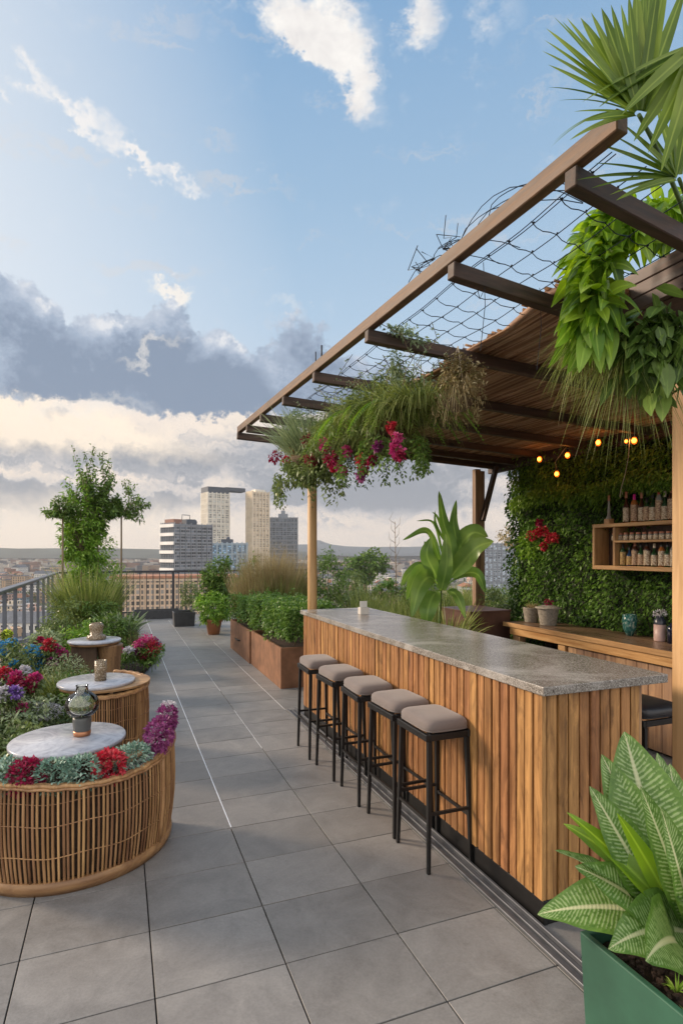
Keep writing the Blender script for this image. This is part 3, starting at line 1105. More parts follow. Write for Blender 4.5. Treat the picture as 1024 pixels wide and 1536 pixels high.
# ================================================================ green wall behind the bar
WX = 4.80
gw = thing('living_wall', 'tall green wall of dense ivy behind the back counter', 'living wall', (WX + .1, 4.3, 0))
MB().box(WX + .03, WX + .16, 1.9, 6.08, 0, 2.86).build('backing', plain('wall_backing', (.02, .03, .012), .9), gw)
lm = LM()
n = 44000
yy = rs.uniform(1.9, 6.14, n)
zz = rs.uniform(.1, 2.90, n)
relief = .05 * np.sin(yy * 3.1 + zz * 2.2) * np.sin(zz * 4.3 - yy) + .045 * np.sin(yy * 9 + 1) * np.sin(zz * 8 + yy * 3)
xx = WX - np.abs(rs.normal(.02, .035, n)) - np.maximum(relief, -.05)
D = np.stack([-np.abs(rs.normal(.8, .4, n)), rs.normal(0, .7, n), rs.normal(-.35, .6, n)], -1)
l = .036 * rs.uniform(.6, 1.4, n)
lm.blades(np.stack([xx, yy, zz], -1), D, l, l * .62, .35, 2, 'leaf')
n = 2600                                              # ragged far edge
zz = rs.uniform(.2, 2.9, n)
lm.blades(np.stack([rs.uniform(WX - .1, WX + .2, n), 6.10 + np.abs(rs.normal(0, .05, n)) + .04 * np.sin(zz * 9), zz], -1), np.stack([rs.normal(-.2, .6, n), np.abs(rs.normal(.7, .4, n)), rs.normal(-.2, .6, n)], -1), .045, .028, .3, 2, 'leaf')
lm.build('ivy', L_['ivy'], gw)
lm = LM()
n = 7000
yy = rs.uniform(3.0, 5.95, n)
zc = 2.36 + .035 * np.sin(yy * 5) - .05 * np.clip(yy - 5.2, 0, 1)
hh = np.abs(rs.normal(0, 1, n))
zz = zc + rs.normal(0, .055, n)
xx = WX - .10 - np.sqrt(np.clip(1 - ((zz - zc) / .14) ** 2, 0, 1)) * (.10 + .03 * np.sin(yy * 7)) + rs.normal(0, .02, n)
D = np.stack([-np.abs(rs.normal(.6, .4, n)), rs.normal(0, .6, n), rs.normal(-.45, .5, n)], -1)
lm.blades(np.stack([xx, yy, zz], -1), D, rs.uniform(.025, .055, n), .022, .4, 2, 'leaf')
n = 5500                                              # soft moss cushions under the roof
yy = rs.uniform(2.6, 6.0, n)
zz = 2.48 + np.abs(rs.normal(0, .17, n))
xx = WX - .08 - .06 * np.abs(np.sin(yy * 4.4) * np.sin(zz * 9)) + rs.normal(0, .02, n)
k_ = rs.uniform(0, 1, n) < .8
D = np.stack([-np.abs(rs.normal(.6, .4, n)), rs.normal(0, .6, n), rs.normal(-.3, .5, n)], -1)
lm.blades(np.stack([xx, yy, zz], -1)[k_], D[k_], .04, .02, .4, 2, 'leaf')
lm.build('moss_band', L_['ivy_lime'], gw)

# bougainvillea sprig on the wall
bo = thing('red_flower_sprig', 'cluster of red blossoms growing out of the left end of the ivy wall', 'flower', (4.66, 5.75, 1.75))
for px, py, s_ in ((797, 803, .07), (813, 795, .06), (823, 806, .07), (831, 806, .055), (816, 819, .05), (808, 783, .04), (806, 798, .05)):
    u = (px - CXP) / FPX
    yb = 4.62 * (CY_ - u * SY) / (SY + u * CY_)
    lm = LM()
    lm.cloud((4.62 + rnd.uniform(-.02, .02), yb, zat(py, 4.62 * SY + yb * CY_)), s_ * .75, 90, .032, .028, .2, .7, .3)
    lm.build('blossom', L_['red'] if py != 783 else L_['crimson'], bo)
lm = LM()
lm.cloud((4.68, 5.72, 1.8), (.06, .2, .2), 380, .05, .028, .3, .5, .1)
lm.build('sprig_leaves', L_['bright'], bo)

# back counter
bk = thing('back_counter', 'timber back counter with thick worn plank top in front of the ivy wall', 'counter', (4.45, 3.8, 0))
m_ = MB().box(4.17, 4.74, 1.9, 5.52, .86, .90)
m_.build('counter_top', wood('worn_counter', (.10, .055, .035), (.27, .16, .10), 'Y', 30, .3, .3, weather=(.20, .13, .09)), bk, .003)
MB().box(4.155, 4.169, 1.9, 5.52, .852, .902).build('top_edge', M['oak'], bk, .003)
MB().box(4.175, 4.20, 1.9, 5.42, .77, .858).build('apron', wood('honey_apron', (.34, .15, .05), (.56, .31, .13), 'Y', 40, .45, .2), bk, .003)
m_ = MB()
y = 1.9
while y < 4.55:
    wd = rnd.choice((.11, .13, .09, .15))
    m_.box(4.225 - rnd.uniform(0, .008), 4.26, y, y + wd, .03, .775)
    y += wd + .004
m_.build('cabinet_boards', M['plank'], bk, .002)
MB().box(4.205, 4.30, 4.58, 4.68, .0, .768).build('leg', M['oak'], bk, .002)
MB().box(4.22, 4.30, 5.30, 5.42, .0, .768).build('leg', M['plank'], bk, .002)
MB().box(4.30, 4.70, 1.9, 5.40, .03, .10).box(4.66, 4.70, 1.9, 5.40, .10, .85).build('carcass', M['rafter'], bk)
crate = thing('storage_bin', 'dull teal bin stored in the open bay under the back counter', 'bin', (4.42, 5.18, .10))
MB().lathe((4.42, 5.18, .10), [(.001, 0), (.10, 0), (.12, .5), (.125, .5), (.125, .52), (.11, .52), (.095, .03), (.001, .03)], 20).build('tub', plain('teal_plastic', (.05, .14, .14), .4), crate)
MB().lathe((4.42, 5.18, .62), [(.001, .02), (.12, .014), (.13, .0)], 20).build('lid', plain('teal_lid', (.07, .17, .17), .4), crate)
keg = thing('small_keg', 'dark rounded keg in the open bay under the back counter', 'keg', (4.43, 4.88, .10))
MB().lathe((4.43, 4.88, .10), [(.001, 0), (.12, 0), (.15, .12), (.16, .27), (.15, .43), (.12, .54), (.001, .54)], 24).build('barrel', M['trunk'], keg)
for z in (.09, .44):
    MB().lathe((4.43, 4.88, .10), [(.148, z - .015), (.157, z - .012), (.157, z + .012), (.148, z + .015)], 24).build('hoop', M['steel'], keg)
def basket_pot(c, r, h, label, lip=False):
    t = thing('basket_pot', label, 'plant pot', c)
    mb = MB()
    prof = []
    k = 12
    for i in range(k * 2 + 1):
        f = i / (k * 2)
        prof.append((r * (.74 + .26 * f) + (.003 if i % 2 else -.002), h * f))
    mb.lathe(c, [(.001, .001)] + prof + [(r * .93, h), (r * .9, h * .85), (.001, h * .84)], 28)
    mb.build('basket', plain('weathered_wicker', (.27, .235, .19), .85, 0, .45, 45, .8), t)
    if lip:
        MB().lathe((c[0], c[1], c[2] + h), [(r * .98, -.012), (r * 1.22, -.004), (r * 1.24, .006), (r * .95, .012), (r * .6, .028), (.001, .034)], 28).build('lid', plain('wicker_lid', (.36, .32, .26), .85, 0, .4, 45, .8), t)
    return t
BC = .902
t = basket_pot((4.42, 5.07, BC), .115, .19, 'weathered grey wicker pot with flat lid and red bloom on the back counter', True)
lm = LM()
lm.cloud((4.42, 5.07, BC + .25), (.04, .04, .03), 60, .03, .02, .2)
lm.build('bloom', L_['crimson'], t)
t = basket_pot((4.43, 5.36, BC), .095, .17, 'smaller weathered wicker pot of dry yellow grass at the counter end')
lm = LM()
lm.tuft((4.43, 5.36, BC + .15), 90, .16, .006, .8, .6)
lm.build('grass', L_['dry'], t)

def vessel(name, label, cat, c, prof, m, cap=None, capm=None, n=24):
    t = thing(name, label, cat, c)
    MB().lathe(c, prof, n).build('body', m, t)
    if cap:
        MB().lathe(c, cap, n).build('top', capm, t)
    return t
def teal_glaze():
    m, t, b, out = newmat('teal_glaze')
    v, g = coords(t)
    n_ = t.noise(v, 18, 6, .65, 2)
    t.k(t.ramp(n_.outputs[0], [(.36, (.01, .05, .05)), (.5, (.03, .16, .14)), (.62, (.35, .42, .36))]), b.inputs['Base Color'])
    b.inputs['Roughness'].default_value = .12
    return m
vessel('ceramic_vase', 'glossy teal marbled vase on the back counter against the ivy', 'vase', (4.60, 4.15, BC), [(.001, 0), (.032, 0), (.06, .07), (.068, .15), (.062, .205), (.052, .205), (.055, .15), (.001, .12)], teal_glaze())
t = vessel('shaker_bottle', 'pale pink bottle with dark shoulder and white flower top on the back counter', 'bottle', (4.58, 3.80, BC), [(.001, 0), (.05, 0), (.052, .005), (.052, .15), (.001, .15)], plain('pink_label', (.52, .36, .32), .4),
           [(.0515, .1505), (.0515, .19), (.035, .205), (.033, .225), (.001, .226)], plain('dark_cap', (.03, .035, .05), .25))
lm = LM()
lm.cloud((4.58, 3.80, BC + .25), (.055, .055, .025), 120, .03, .012, .1)
lm.build('flower_top', L_['white'], t)
vessel('dark_bottle', 'short dark blue bottle at the right end of the back counter', 'bottle', (4.56, 3.66, BC), [(.001, 0), (.04, 0), (.042, .12), (.038, .15), (.018, .16), (.018, .18), (.001, .18)], plain('midnight_glass', (.01, .015, .035), .08))

# wall shelf
sh = thing('wall_shelf', 'open oak wall shelf of bottles mounted on the ivy wall', 'shelf', (4.65, 3.7, 1.5))
SX0, SX1, SYF, SYN, Z0, Z1 = 4.50, 4.70, 4.52, 2.4, 1.535, 1.99
MB().box(SX0, SX1, SYN, SYF, Z0, Z0 + .04).build('bottom_board', M['oak'], sh, .003)
MB().box(SX0, SX1, SYN, SYF, Z1 - .035, Z1).build('top_board', M['oak'], sh, .003)
so_ = wood('oak_upright', (.26, .125, .05), (.48, .27, .12), 'Z', 40, .5, .25)
MB().box(SX0, SX1, SYF - .03, SYF - .001, Z0 + .0405, Z1 - .0355).build('side_panel', so_, sh, .003)
MB().box(SX0 + .02, SX1, SYF - .27, SYF - .24, Z0 + .0405, Z1 - .0355).build('divider', so_, sh, .003)
MB().box(SX0 + .005, SX1, SYN, SYF - .271, 1.80, 1.822).build('middle_board', M['oak'], sh, .003)
MB().box(SX1 - .008, SX1 - .001, SYN, SYF - .031, Z0 + .041, Z1 - .036).build('back_panel', M['rafter'], sh)

def labelmat(name, paper, ink):
    m, t, b, out = newmat(name)
    v, g = coords(t, (1, 1, 1))
    mp = t.n('ShaderNodeMapping')
    mp.inputs['Scale'].default_value = (60, 60, 260)
    tc = t.n('ShaderNodeTexCoord')
    t.k(tc.outputs['Object'], mp.inputs[0])
    nz = t.noise(mp.outputs[0], 1.0, 2, .5)
    t.k(t.ramp(nz.outputs[0], [(.44, paper), (.53, ink)]), b.inputs['Base Color'])
    b.inputs['Roughness'].default_value = .6
    return m
cream = labelmat('cream_label', (.80, .70, .52), (.30, .19, .11))
tan = labelmat('tan_label', (.66, .48, .30), (.24, .13, .08))
yel = labelmat('yellow_label', (.62, .46, .16), (.25, .12, .05))
gls = {}
for nm, c in (('amber', (.34, .12, .03)), ('green', (.02, .06, .02)), ('brown', (.06, .022, .012)), ('clear', (.25, .24, .21)), ('blue', (.02, .05, .12))):
    gls[nm] = plain(nm + '_bottle_glass', c, .07, 0, .1, 5)
capm = {k: plain(k + '_cap', c, .4) for k, c in (('red', (.50, .05, .03)), ('pink', (.75, .03, .28)), ('black', (.02, .02, .02)), ('copper', (.42, .17, .10)), ('cream', (.55, .45, .32)))}

def bottle(x, y, z, r, h, glass, lab, cap, label, group, shape=0):
    h *= 1.12
    r *= 1.1
    t = thing('bottle', label, 'bottle', (x, y, z), group=group)
    c = (x, y, z)
    s_ = .52 if shape == 0 else .66
    if shape == 2:
        prof = [(.001, 0), (r, 0), (r, h * .18), (r * .55, h * .3), (r * .3, h * .8), (.009, h * .93), (.001, h * .93)]
    else:
        prof = [(.001, 0), (r, 0), (r, h * s_), (r * .8, h * (s_ + .07)), (r * .36, h * (s_ + .16)), (r * .3, h * .93), (.001, h * .93)]
    MB().lathe(c, prof, 14).build('glass', glass, t)
    if shape == 2:
        MB().cbox((x, y, z + h * .09), (2.12 * r, 2.12 * r, h * .17)).build('base_block', M['oak'], t)
    else:
        MB().lathe(c, [(r + .0006, h * .05), (r + .0008, h * .06), (r + .0008, h * (s_ - .04)), (r + .0006, h * (s_ - .03))], 14).build('paper_label', lab, t)
    MB().lathe(c, [(r * .42, h * .80), (r * .42, h), (.001, h)], 10).build('cap', cap, t)
    return t
TZ = Z1
G1 = 'bottles standing on top of the wall shelf'
TOP = [(888, .03, 0, 0, None), (913, .26, 'clear', 'copper', 'tall pale tapering bottle on a wood block, leftmost on top of the shelf'),
       (939, .27, 'brown', 'copper', 'slim brown bottle with copper neck just left of the pink one on the shelf top'),
       (951, .24, 'amber', 'pink', 'bottle with a bright magenta wrapped neck on top of the shelf'),
       (962, .25, 'brown', 'copper', 'copper necked bottle just right of the magenta one on the shelf top'),
       (970, .20, 'green', 'black', 'short green bottle third from the magenta one on the shelf top'),
       (979, .24, 'green', 'black', 'green bottle with white label just left of the red capped one on the shelf top'),
       (988, .27, 'clear', 'red', 'pale bottle with orange red cap on top of the shelf'),
       (997, .24, 'green', 'cream', 'green bottle just right of the red capped one on the shelf top'),
       (1007, .27, 'brown', 'copper', 'dark bottle with a red brown cap at the right end of the shelf top')]
def ypx(px, x):
    u = (px - CXP) / FPX
    return x * (CY_ - u * SY) / (SY + u * CY_)
for i, (px, h, g_, c_, lab) in enumerate(TOP):
    if lab is None:
        continue
    bottle(4.585, ypx(px, 4.585), TZ + .0005, .027 if i % 3 else .03, h, gls[g_], (cream, tan)[i % 2], capm[c_], lab, G1, 2 if i == 1 else i % 2)
G2 = 'bottles on the bottom board of the wall shelf'
BOT = [(926, .15, 'amber', 'black', yel, 'yellow labelled squat bottle at the left end of the lower shelf'),
       (934, .19, 'green', 'black', yel, 'second small bottle from the left on the lower shelf'),
       (944, .17, 'blue', 'black', yel, 'dark blue bottle with yellow label on the lower shelf'),
       (952, .21, 'brown', 'copper', tan, 'taller brown bottle with copper cap on the lower shelf'),
       (961, .20, 'green', 'black', tan, 'green bottle fifth from the left on the lower shelf'),
       (970, .21, 'brown', 'black', cream, 'brown bottle sixth from the left on the lower shelf'),
       (981, .19, 'green', 'cream', cream, 'wide bottle with a pale cap on the lower shelf'),
       (992, .20, 'amber', 'black', cream, 'amber bottle third from the right post on the lower shelf'),
       (1001, .20, 'green', 'black', cream, 'green bottle second from the right post on the lower shelf'),
       (1010, .21, 'clear', 'red', cream, 'clear bottle beside the right post on the lower shelf')]
for i, (px, h, g_, c_, l_, lab) in enumerate(BOT):
    bottle(4.585, ypx(px, 4.585), Z0 + .0405, .026, h, gls[g_], l_, capm[c_], lab, G2, i % 2)
jar = None
jpx = [921, 930, 939, 948, 957, 966, 975, 984, 993, 1002, 1011]
for i, px in enumerate(jpx):
    y = ypx(px, 4.58)
    if jar is None:
        jar = thing('spice_jar', 'small glass spice jar with cream label in the row on the middle shelf board', 'jar', (4.58, y, 1.8225), group='small jars on the middle shelf board')
        MB().lathe((4.58, y, 1.8225), [(.001, 0), (.024, 0), (.024, .05), (.019, .058), (.001, .058)], 14).build('glass', gls['clear'], jar)
        MB().lathe((4.58, y, 1.8225), [(.0245, .006), (.0248, .008), (.0248, .042), (.0245, .044)], 14).build('paper_label', cream, jar)
        MB().lathe((4.58, y, 1.8225), [(.019, .056), (.021, .058), (.021, .074), (.001, .074)], 12).build('lid', capm['copper'], jar)
    else:
        dup(jar, (4.58 + rnd.uniform(-.01, .01), y, 1.8225), rnd.uniform(0, 3), None, None)

# string lights
bm_ = glow('warm_filament', (1.0, .28, .03), 6)
amb = glow('amber_bulb_glass', (1.0, .15, .01), 1.3)
bulbs = [(809, 689, 'leftmost'), (851, 683, 0), (835, 711, 0), (897, 664, 0), (939, 662, 0), (951, 661, 0), (1011, 662, 0)]
blabs = ['glowing orange bulb, leftmost under the back beam in front of the ivy', 'glowing orange bulb above and right of the lowest hanging one', 'lowest glowing orange bulb hanging on a long pale cord',
         'glowing orange bulb hanging just left of the trailing grass ends', 'dimmer small orange bulb tight beside its brighter neighbour', 'bright orange bulb right of the small dim one', 'small glowing orange bulb beside the near pine post']
for (px, py, _), lab in zip(bulbs, blabs):
    X = 4.50
    y = ypx(px, X)
    d = X * SY + y * CY_
    z = zat(py, d)
    s_ = .6 if px in (939, 1011) else 1
    t = thing('string_light', lab, 'light bulb', (X, y, z), group='orange bulbs under the pergola')
    bu = MB().lathe((X, y, z), [(.001, -.034 * s_), (.018 * s_, -.026 * s_), (.026 * s_, -.005), (.022 * s_, .018 * s_), (.012 * s_, .034 * s_)], 14).build('bulb', amb, t)
    bu2 = MB().ball((X - .012, y - .008, z), .021 * s_, 12, sz=1.1).build('glowing_core', bm_, bu)
    MB().lathe((X, y, z), [(.013 * s_, .03 * s_), (.014 * s_, .065), (.001, .068)], 10).build('socket', M['black'], t)
    zt = 2.85
    MB().tube([(X, y, z + .06), (X + .01, y - .01 + (.05 if px == 835 else 0), (z + zt) / 2), (X + .02, y - (.12 if px == 835 else 0), zt)], .003, 5).build('cord', M['string'] if px in (835, 851) else M['black'], t)
    pl = bpy.data.lights.new('bulb_light', 'POINT')
    pl.energy = .22 * s_
    pl.color = (1, .40, .10)
    pl.shadow_soft_size = .02
    po = bpy.data.objects.new('bulb_light', pl)
    COL.objects.link(po)
    po.parent = t
    po.location = (-.05, 0, 0)
cd = MB()
y0 = ypx(945, 4.45)
cd.tube([(4.45, y0, 2.86), (4.46, y0 + .03, 2.6), (4.45, y0 + .06, 2.44), (4.44, y0 + .10, 2.30)], .004, 5)
for k in range(5):
    cd.tube([(4.44, y0 + .10, 2.31), (4.44 + rnd.uniform(-.02, .02), y0 + .1 + rnd.uniform(-.03, .04), 2.26 - rnd.uniform(0, .05))], .002, 4)
tag(cd.build('frayed_cord', M['string']), 'pale frayed cord dangling from the roof in front of the ivy', 'cord')
# ================================================================ plants hanging from the pergola
def hang(name, label, cat, c, r, ropes, top):
    t = thing(name, label, cat, c)
    mb = MB()
    mb.lathe(c, [(.001, -r * .75), (r * .55, -r * .6), (r * .9, -r * .25), (r, 0), (r * .9, .0), (.001, -.03)], 20)
    mb.build('coir_basket', M['drybrown'], t)
    for k in range(ropes):
        a = k * 2 * PI / ropes + .4
        MB().tube([(c[0] + r * math.cos(a) * .95, c[1] + r * math.sin(a) * .95, c[2]), (c[0], c[1], top)], .0035, 5).build('rope', M['string'], t)
    return t
M['drybrown'] = plain('coir_liner', (.10, .065, .035), .95, 0, .5, 30, .8)

# flowering basket, left
c1 = (1.72, 5.15, 2.60)
t = hang('hanging_basket', 'hanging basket of silvery foliage and red blossoms at the left end beside the pale post', 'hanging plant', c1, .22, 3, 3.0)
lm = LM()
lm.tuft((1.72, 5.2, 2.62), 900, .62, .009, 1.15, .35, 4, .22)
lm.cloud((1.70, 5.3, 2.80), (.30, .65, .28), 4600, .045, .013, .3, .6, .35, clump=60)
lm.build('sage_stems', L_['sage'], t)
lm = LM()
lm.cloud((1.66, 5.1, 2.50), (.30, .55, .16), 2600, .05, .026, .4, .5, .2, clump=50)
for k in range(26):
    a = rnd.uniform(0, 2 * PI)
    p = np.array([1.66 + .26 * math.cos(a), 5.15 + .62 * math.sin(a), 2.46])
    for q in range(26):
        lm.blades(p + np.array([rnd.uniform(-.03, .03), rnd.uniform(-.03, .03), -q * rnd.uniform(.006, .013)]), [[rnd.uniform(-1, 1), rnd.uniform(-1, 1), -.4]], rnd.uniform(.025, .05), .02, .3, 2)
lm.build('trailing_leaves', L_['olive'], t)
def bloom(parent, c, r, mat, n=110, L=.035, W=.03, flat=1.0, name='blossom', out=.7):
    lm = LM()
    lm.cloud(c, (r * .95, r * .95, r * flat), n, L * 1.05, W, .25, out, .2, clump=14)
    lm.cloud(c, (r * .95, r * .95, r * flat * .95), int(n * .7), L, W, .15, out, .3)
    return lm.build(name, mat, parent)
for (px, py, Y, r, mm) in ((412, 684, 6.0, .07, 'crimson'), (460, 660, 5.3, .05, 'crimson'), (444, 676, 5.4, .055, 'orange'), (466, 690, 5.1, .05, 'crimson'), (488, 668, 4.9, .05, 'magenta'),
                       (498, 688, 4.7, .06, 'crimson'), (430, 690, 5.7, .04, 'red')):
    X = 1.62
    for it in range(3):
        d = X * SY + Y * CY_
        p = at(px, d)
        Y += (X - p[0]) * -0.35 + 0
        d = X * SY + Y * CY_
    u = (px - CXP) / FPX
    X = 1.58
    Y = X * (CY_ - u * SY) / (SY + u * CY_)
    bloom(t, (X, Y, zat(py, X * SY + Y * CY_)), r, L_[mm], 80, .028, .024)

# fern and grass basket, middle
c2 = (1.86, 3.80, 2.66)
t = hang('hanging_basket', 'large hanging basket of long green grass and fern, middle of the three over the bar', 'hanging plant', c2, .22, 3, 3.0)
lm = LM()
for (x, y, z, nn, hh) in ((1.86, 3.75, 2.68, 1500, .50), (1.84, 4.2, 2.66, 1300, .48), (1.82, 4.6, 2.62, 700, .42), (1.86, 3.35, 2.66, 800, .42)):
    lm.tuft((x, y, z), nn, hh, .0065, 1.4, .95, 6, .2, lo=.05)
lm.build('grass', L_['grass'], t)
lm = LM()
lm.cloud((1.84, 4.0, 2.72), (.34, .95, .26), 6500, .045, .014, .4, .5, .45, clump=170)
lm.cloud((1.80, 4.5, 2.62), (.30, .6, .20), 2500, .035, .012, .4, .5, .3, clump=70)
lm.build('leafy_sprigs', L_['olive'], t)
lm = LM()
for k in range(48):                                  # fern fronds
    a = rnd.uniform(0, 2 * PI)
    L = rnd.uniform(.4, .6)
    sp = np.array([math.cos(a), math.sin(a), 0])
    base = np.array(c2) + sp * .1 + np.array([0, rnd.uniform(-.35, .7), rnd.uniform(0, .1)])
    n = 26
    f = np.linspace(.12, 1, n)
    P = base + sp * (L * f)[:, None] * .8 + np.array([0, 0, 1]) * ((.45 * f - 1.0 * f ** 2) * L)[:, None] + np.array([0, 0, .06])
    tn = unit(sp * .8 + np.array([0, 0, 1]) * (.45 - 2.0 * f)[:, None])
    sd = unit(np.cross(tn, np.array([0, 0, 1])))
    ln = .10 * np.sin(np.clip(1 - f, 0, 1) ** .7 * PI * .55 + .05)
    for s_ in (-1, 1):
        lm.blades(P, sd * s_ + tn * .5, ln, .014, .25, 2, N=np.tile([0, 0, 1.], (n, 1)))
lm.build('fern_fronds', L_['bright'], t)
lm = LM()
lm.cloud((1.84, 3.85, 2.74), (.30, .62, .20), 5200, .06, .012, .8, .5, .3, clump=120)
lm.build('fine_leaves', L_['grass'], t)
lm = LM()
for k in range(60):
    a = rnd.uniform(0, 2 * PI)
    p = np.array([1.84 + .26 * math.cos(a), 3.95 + .55 * math.sin(a), 2.50])
    for q in range(20):
        lm.blades(p + np.array([rnd.uniform(-.03, .03), rnd.uniform(-.03, .03), -q * .012]), [[rnd.uniform(-1, 1), rnd.uniform(-1, 1), -.3]], rnd.uniform(.02, .045), .018, .3, 2)
lm.build('trailing_leaves', L_['box'], t)
for (px, py, r, mm) in ((504, 690, .065, 'magenta'), (512, 704, .055, 'magenta'), (500, 700, .04, 'red'), (520, 676, .04, 'magenta'), (545, 700, .055, 'crimson'), (540, 690, .04, 'red'), (566, 668, .035, 'purple'),
                    (587, 639, .035, 'red'), (595, 657, .03, 'magenta'), (594, 674, .045, 'magenta'), (600, 684, .03, 'crimson'), (541, 714, .035, 'purple'), (558, 690, .04, 'crimson')):
    u = (px - CXP) / FPX
    X = 1.64
    Y = X * (CY_ - u * SY) / (SY + u * CY_)
    bloom(t, (X, Y, zat(py, X * SY + Y * CY_)), r * .72, L_[mm], 60, .028, .024)

# airy plant climbing up to the beam and the dried one
c3 = (1.98, 3.08, 2.66)
t = hang('hanging_basket', 'small hanging basket of dried brown stems, rightmost of the three over the bar', 'hanging plant', c3, .10, 3, 3.0)
lm = LM()
lm.cloud((1.98, 3.08, 2.82), (.13, .16, .14), 1700, .03, .012, .5, .5, .2, clump=30)
lm.tuft((1.98, 3.08, 2.72), 260, .26, .005, 1.1, 1.6, 6, .06)
for k in range(70):
    a = rnd.uniform(0, 2 * PI)
    rr = rnd.uniform(.05, .16)
    x, y, z = 1.98 + rr * math.cos(a), 3.08 + rr * math.sin(a), 2.78
    n = rnd.randint(6, 16)
    zz = z - np.arange(n) * .016
    lm.blades(np.stack([x + rs.normal(0, .012, n), y + rs.normal(0, .012, n), zz], -1), rs.normal(0, 1, (n, 3)) + np.array([0, 0, -.6]), .026, .010, .3, 2)
lm.build('dried_stems', L_['dry'], t)
t = thing('climbing_vine', 'thin airy vine climbing from the hanging baskets up onto the pergola beam', 'vine', (1.75, 3.6, 2.8))
lm = LM()
stems = []
for k in range(46):
    x, y = 1.72 + rnd.uniform(-.22, .32), rnd.uniform(3.0, 4.8)
    z1 = rnd.uniform(2.9, 3.10)
    pts = [Vector((x + rnd.uniform(-.1, .1) * i * .3, y + rnd.uniform(-.12, .12) * i * .4, 2.7 + (z1 - 2.7) * i / 5)) for i in range(6)]
    stems.append(pts)
    for i in range(5):
        for q in range(7):
            p = pts[i].lerp(pts[i + 1], q / 7)
            lm.blades(tuple(p), [[rnd.uniform(-1, 1), rnd.uniform(-1, 1), rnd.uniform(-.4, .8)]], rnd.uniform(.02, .04), .012, .2, 2)
x = bx_at(3.1) + .1
lm.cloud((x + .10, 3.16, 3.05), (.18, .08, .07), 420, .03, .014, .3, .5, .2, clump=20)
lm.cloud((1.68, 3.35, 2.95), (.05, .08, .22), 420, .035, .012, .3, .5, .2, clump=24)
lm.build('vine_leaves', L_['sage'], t)
mb = MB()
for s_ in stems:
    mb.tube(s_, .0022, 4, cap=False)
mb.build('stems', M['bark'], t)

# ================================================================ planter box, palm and trailing plants at the near post
pb = thing('overhead_planter', 'charred dark timber planter box resting on the near post under the palm', 'planter box', (2.8, 1.95, 2.93))
m_ = MB()
for k, (z0, z1) in enumerate(((2.935, 2.998), (3.0, 3.065), (3.067, 3.13))):
    m_.box(2.44 - .002 * k, 2.475, 1.70, 2.26, z0, z1)
m_.build('side_boards', M['boxwood'], pb, .004)
m_ = MB()
for k, (z0, z1) in enumerate(((2.935, 2.998), (3.0, 3.065), (3.067, 3.13))):
    m_.box(2.476, 3.3, 2.232, 2.262 + .002 * k, z0, z1)
    m_.box(2.476, 3.3, 1.70, 1.73, z0, z1)
m_.build('end_boards', M['boxwood'], pb, .004)
MB().box(2.476, 3.3, 1.731, 2.231, 2.93, 2.95).box(3.28, 3.3, 1.74, 2.23, 2.951, 3.12).build('base_board', M['boxwood'], pb)
MB().box(2.477, 3.275, 1.735, 2.228, 2.955, 3.10).build('soil', M['soil'], pb)
MB().tube([(2.60, 2.10, 2.926), (2.70, 2.14, 2.90), (2.78, 2.2, 2.88)], .014, 6).build('bracket', M['strip'], pb)

bp = thing('broad_leaf_plant', 'glossy bright green broad leaf plant spilling over the overhead dark planter', 'plant', (2.5, 2.05, 3.1))
RT = np.array([CY_, -SY, 0])
BK = np.array([SY, CY_, 0])
UP = np.array([0, 0, 1.])
def mass(px, py, d, rx, ry, rd, n):
    c = np.array(at(px, d, zat(py, d)))
    p = unit(rs.normal(size=(n, 3))) * (rs.uniform(.1, 1, (n, 1)) ** .5)
    return c + RT * p[:, 0:1] * rx + UP * p[:, 1:2] * ry + BK * p[:, 2:3] * rd, p
lm = LM()
for (px, py, d, rx, ry, n) in ((893, 395, 2.70, .09, .19, 130), (930, 345, 2.75, .12, .10, 80), (985, 322, 2.8, .18, .06, 80), (885, 450, 2.66, .07, .13, 56), (1010, 345, 2.9, .10, .06, 20)):
    B, p = mass(px, py, d, rx, ry, .12, n)
    D = -RT * (.5 - p[:, 0:1] * .9) + UP * (p[:, 1:2] * .9 - .05) - BK * (.4 + .3 * rs.normal(size=(n, 1))) + rs.normal(0, .25, (n, 3))
    l = rs.uniform(.085, .165, n)
    N_ = -BK * .9 + UP * .6 + rs.normal(0, .45, (n, 3))
    lm.blades(B, D, l, l * rs.uniform(.42, .6, n), rs.uniform(.3, .9, n), 7, 'broad', .24, N=N_, wave=.012)
lm.build('leaves', L_['philo'], bp)
lm = LM()
B, p = mass(893, 475, 2.66, .09, .12, .1, 34)
D = -RT * .25 - UP * 1.0 - BK * .2 + rs.normal(0, .3, (34, 3))
l = rs.uniform(.15, .28, 34)
lm.blades(B, D, l, l * .34, .1, 7, 'broad', .24, N=-BK + rs.normal(0, .35, (34, 3)))
lm.build('hanging_leaves', L_['bright'], bp)

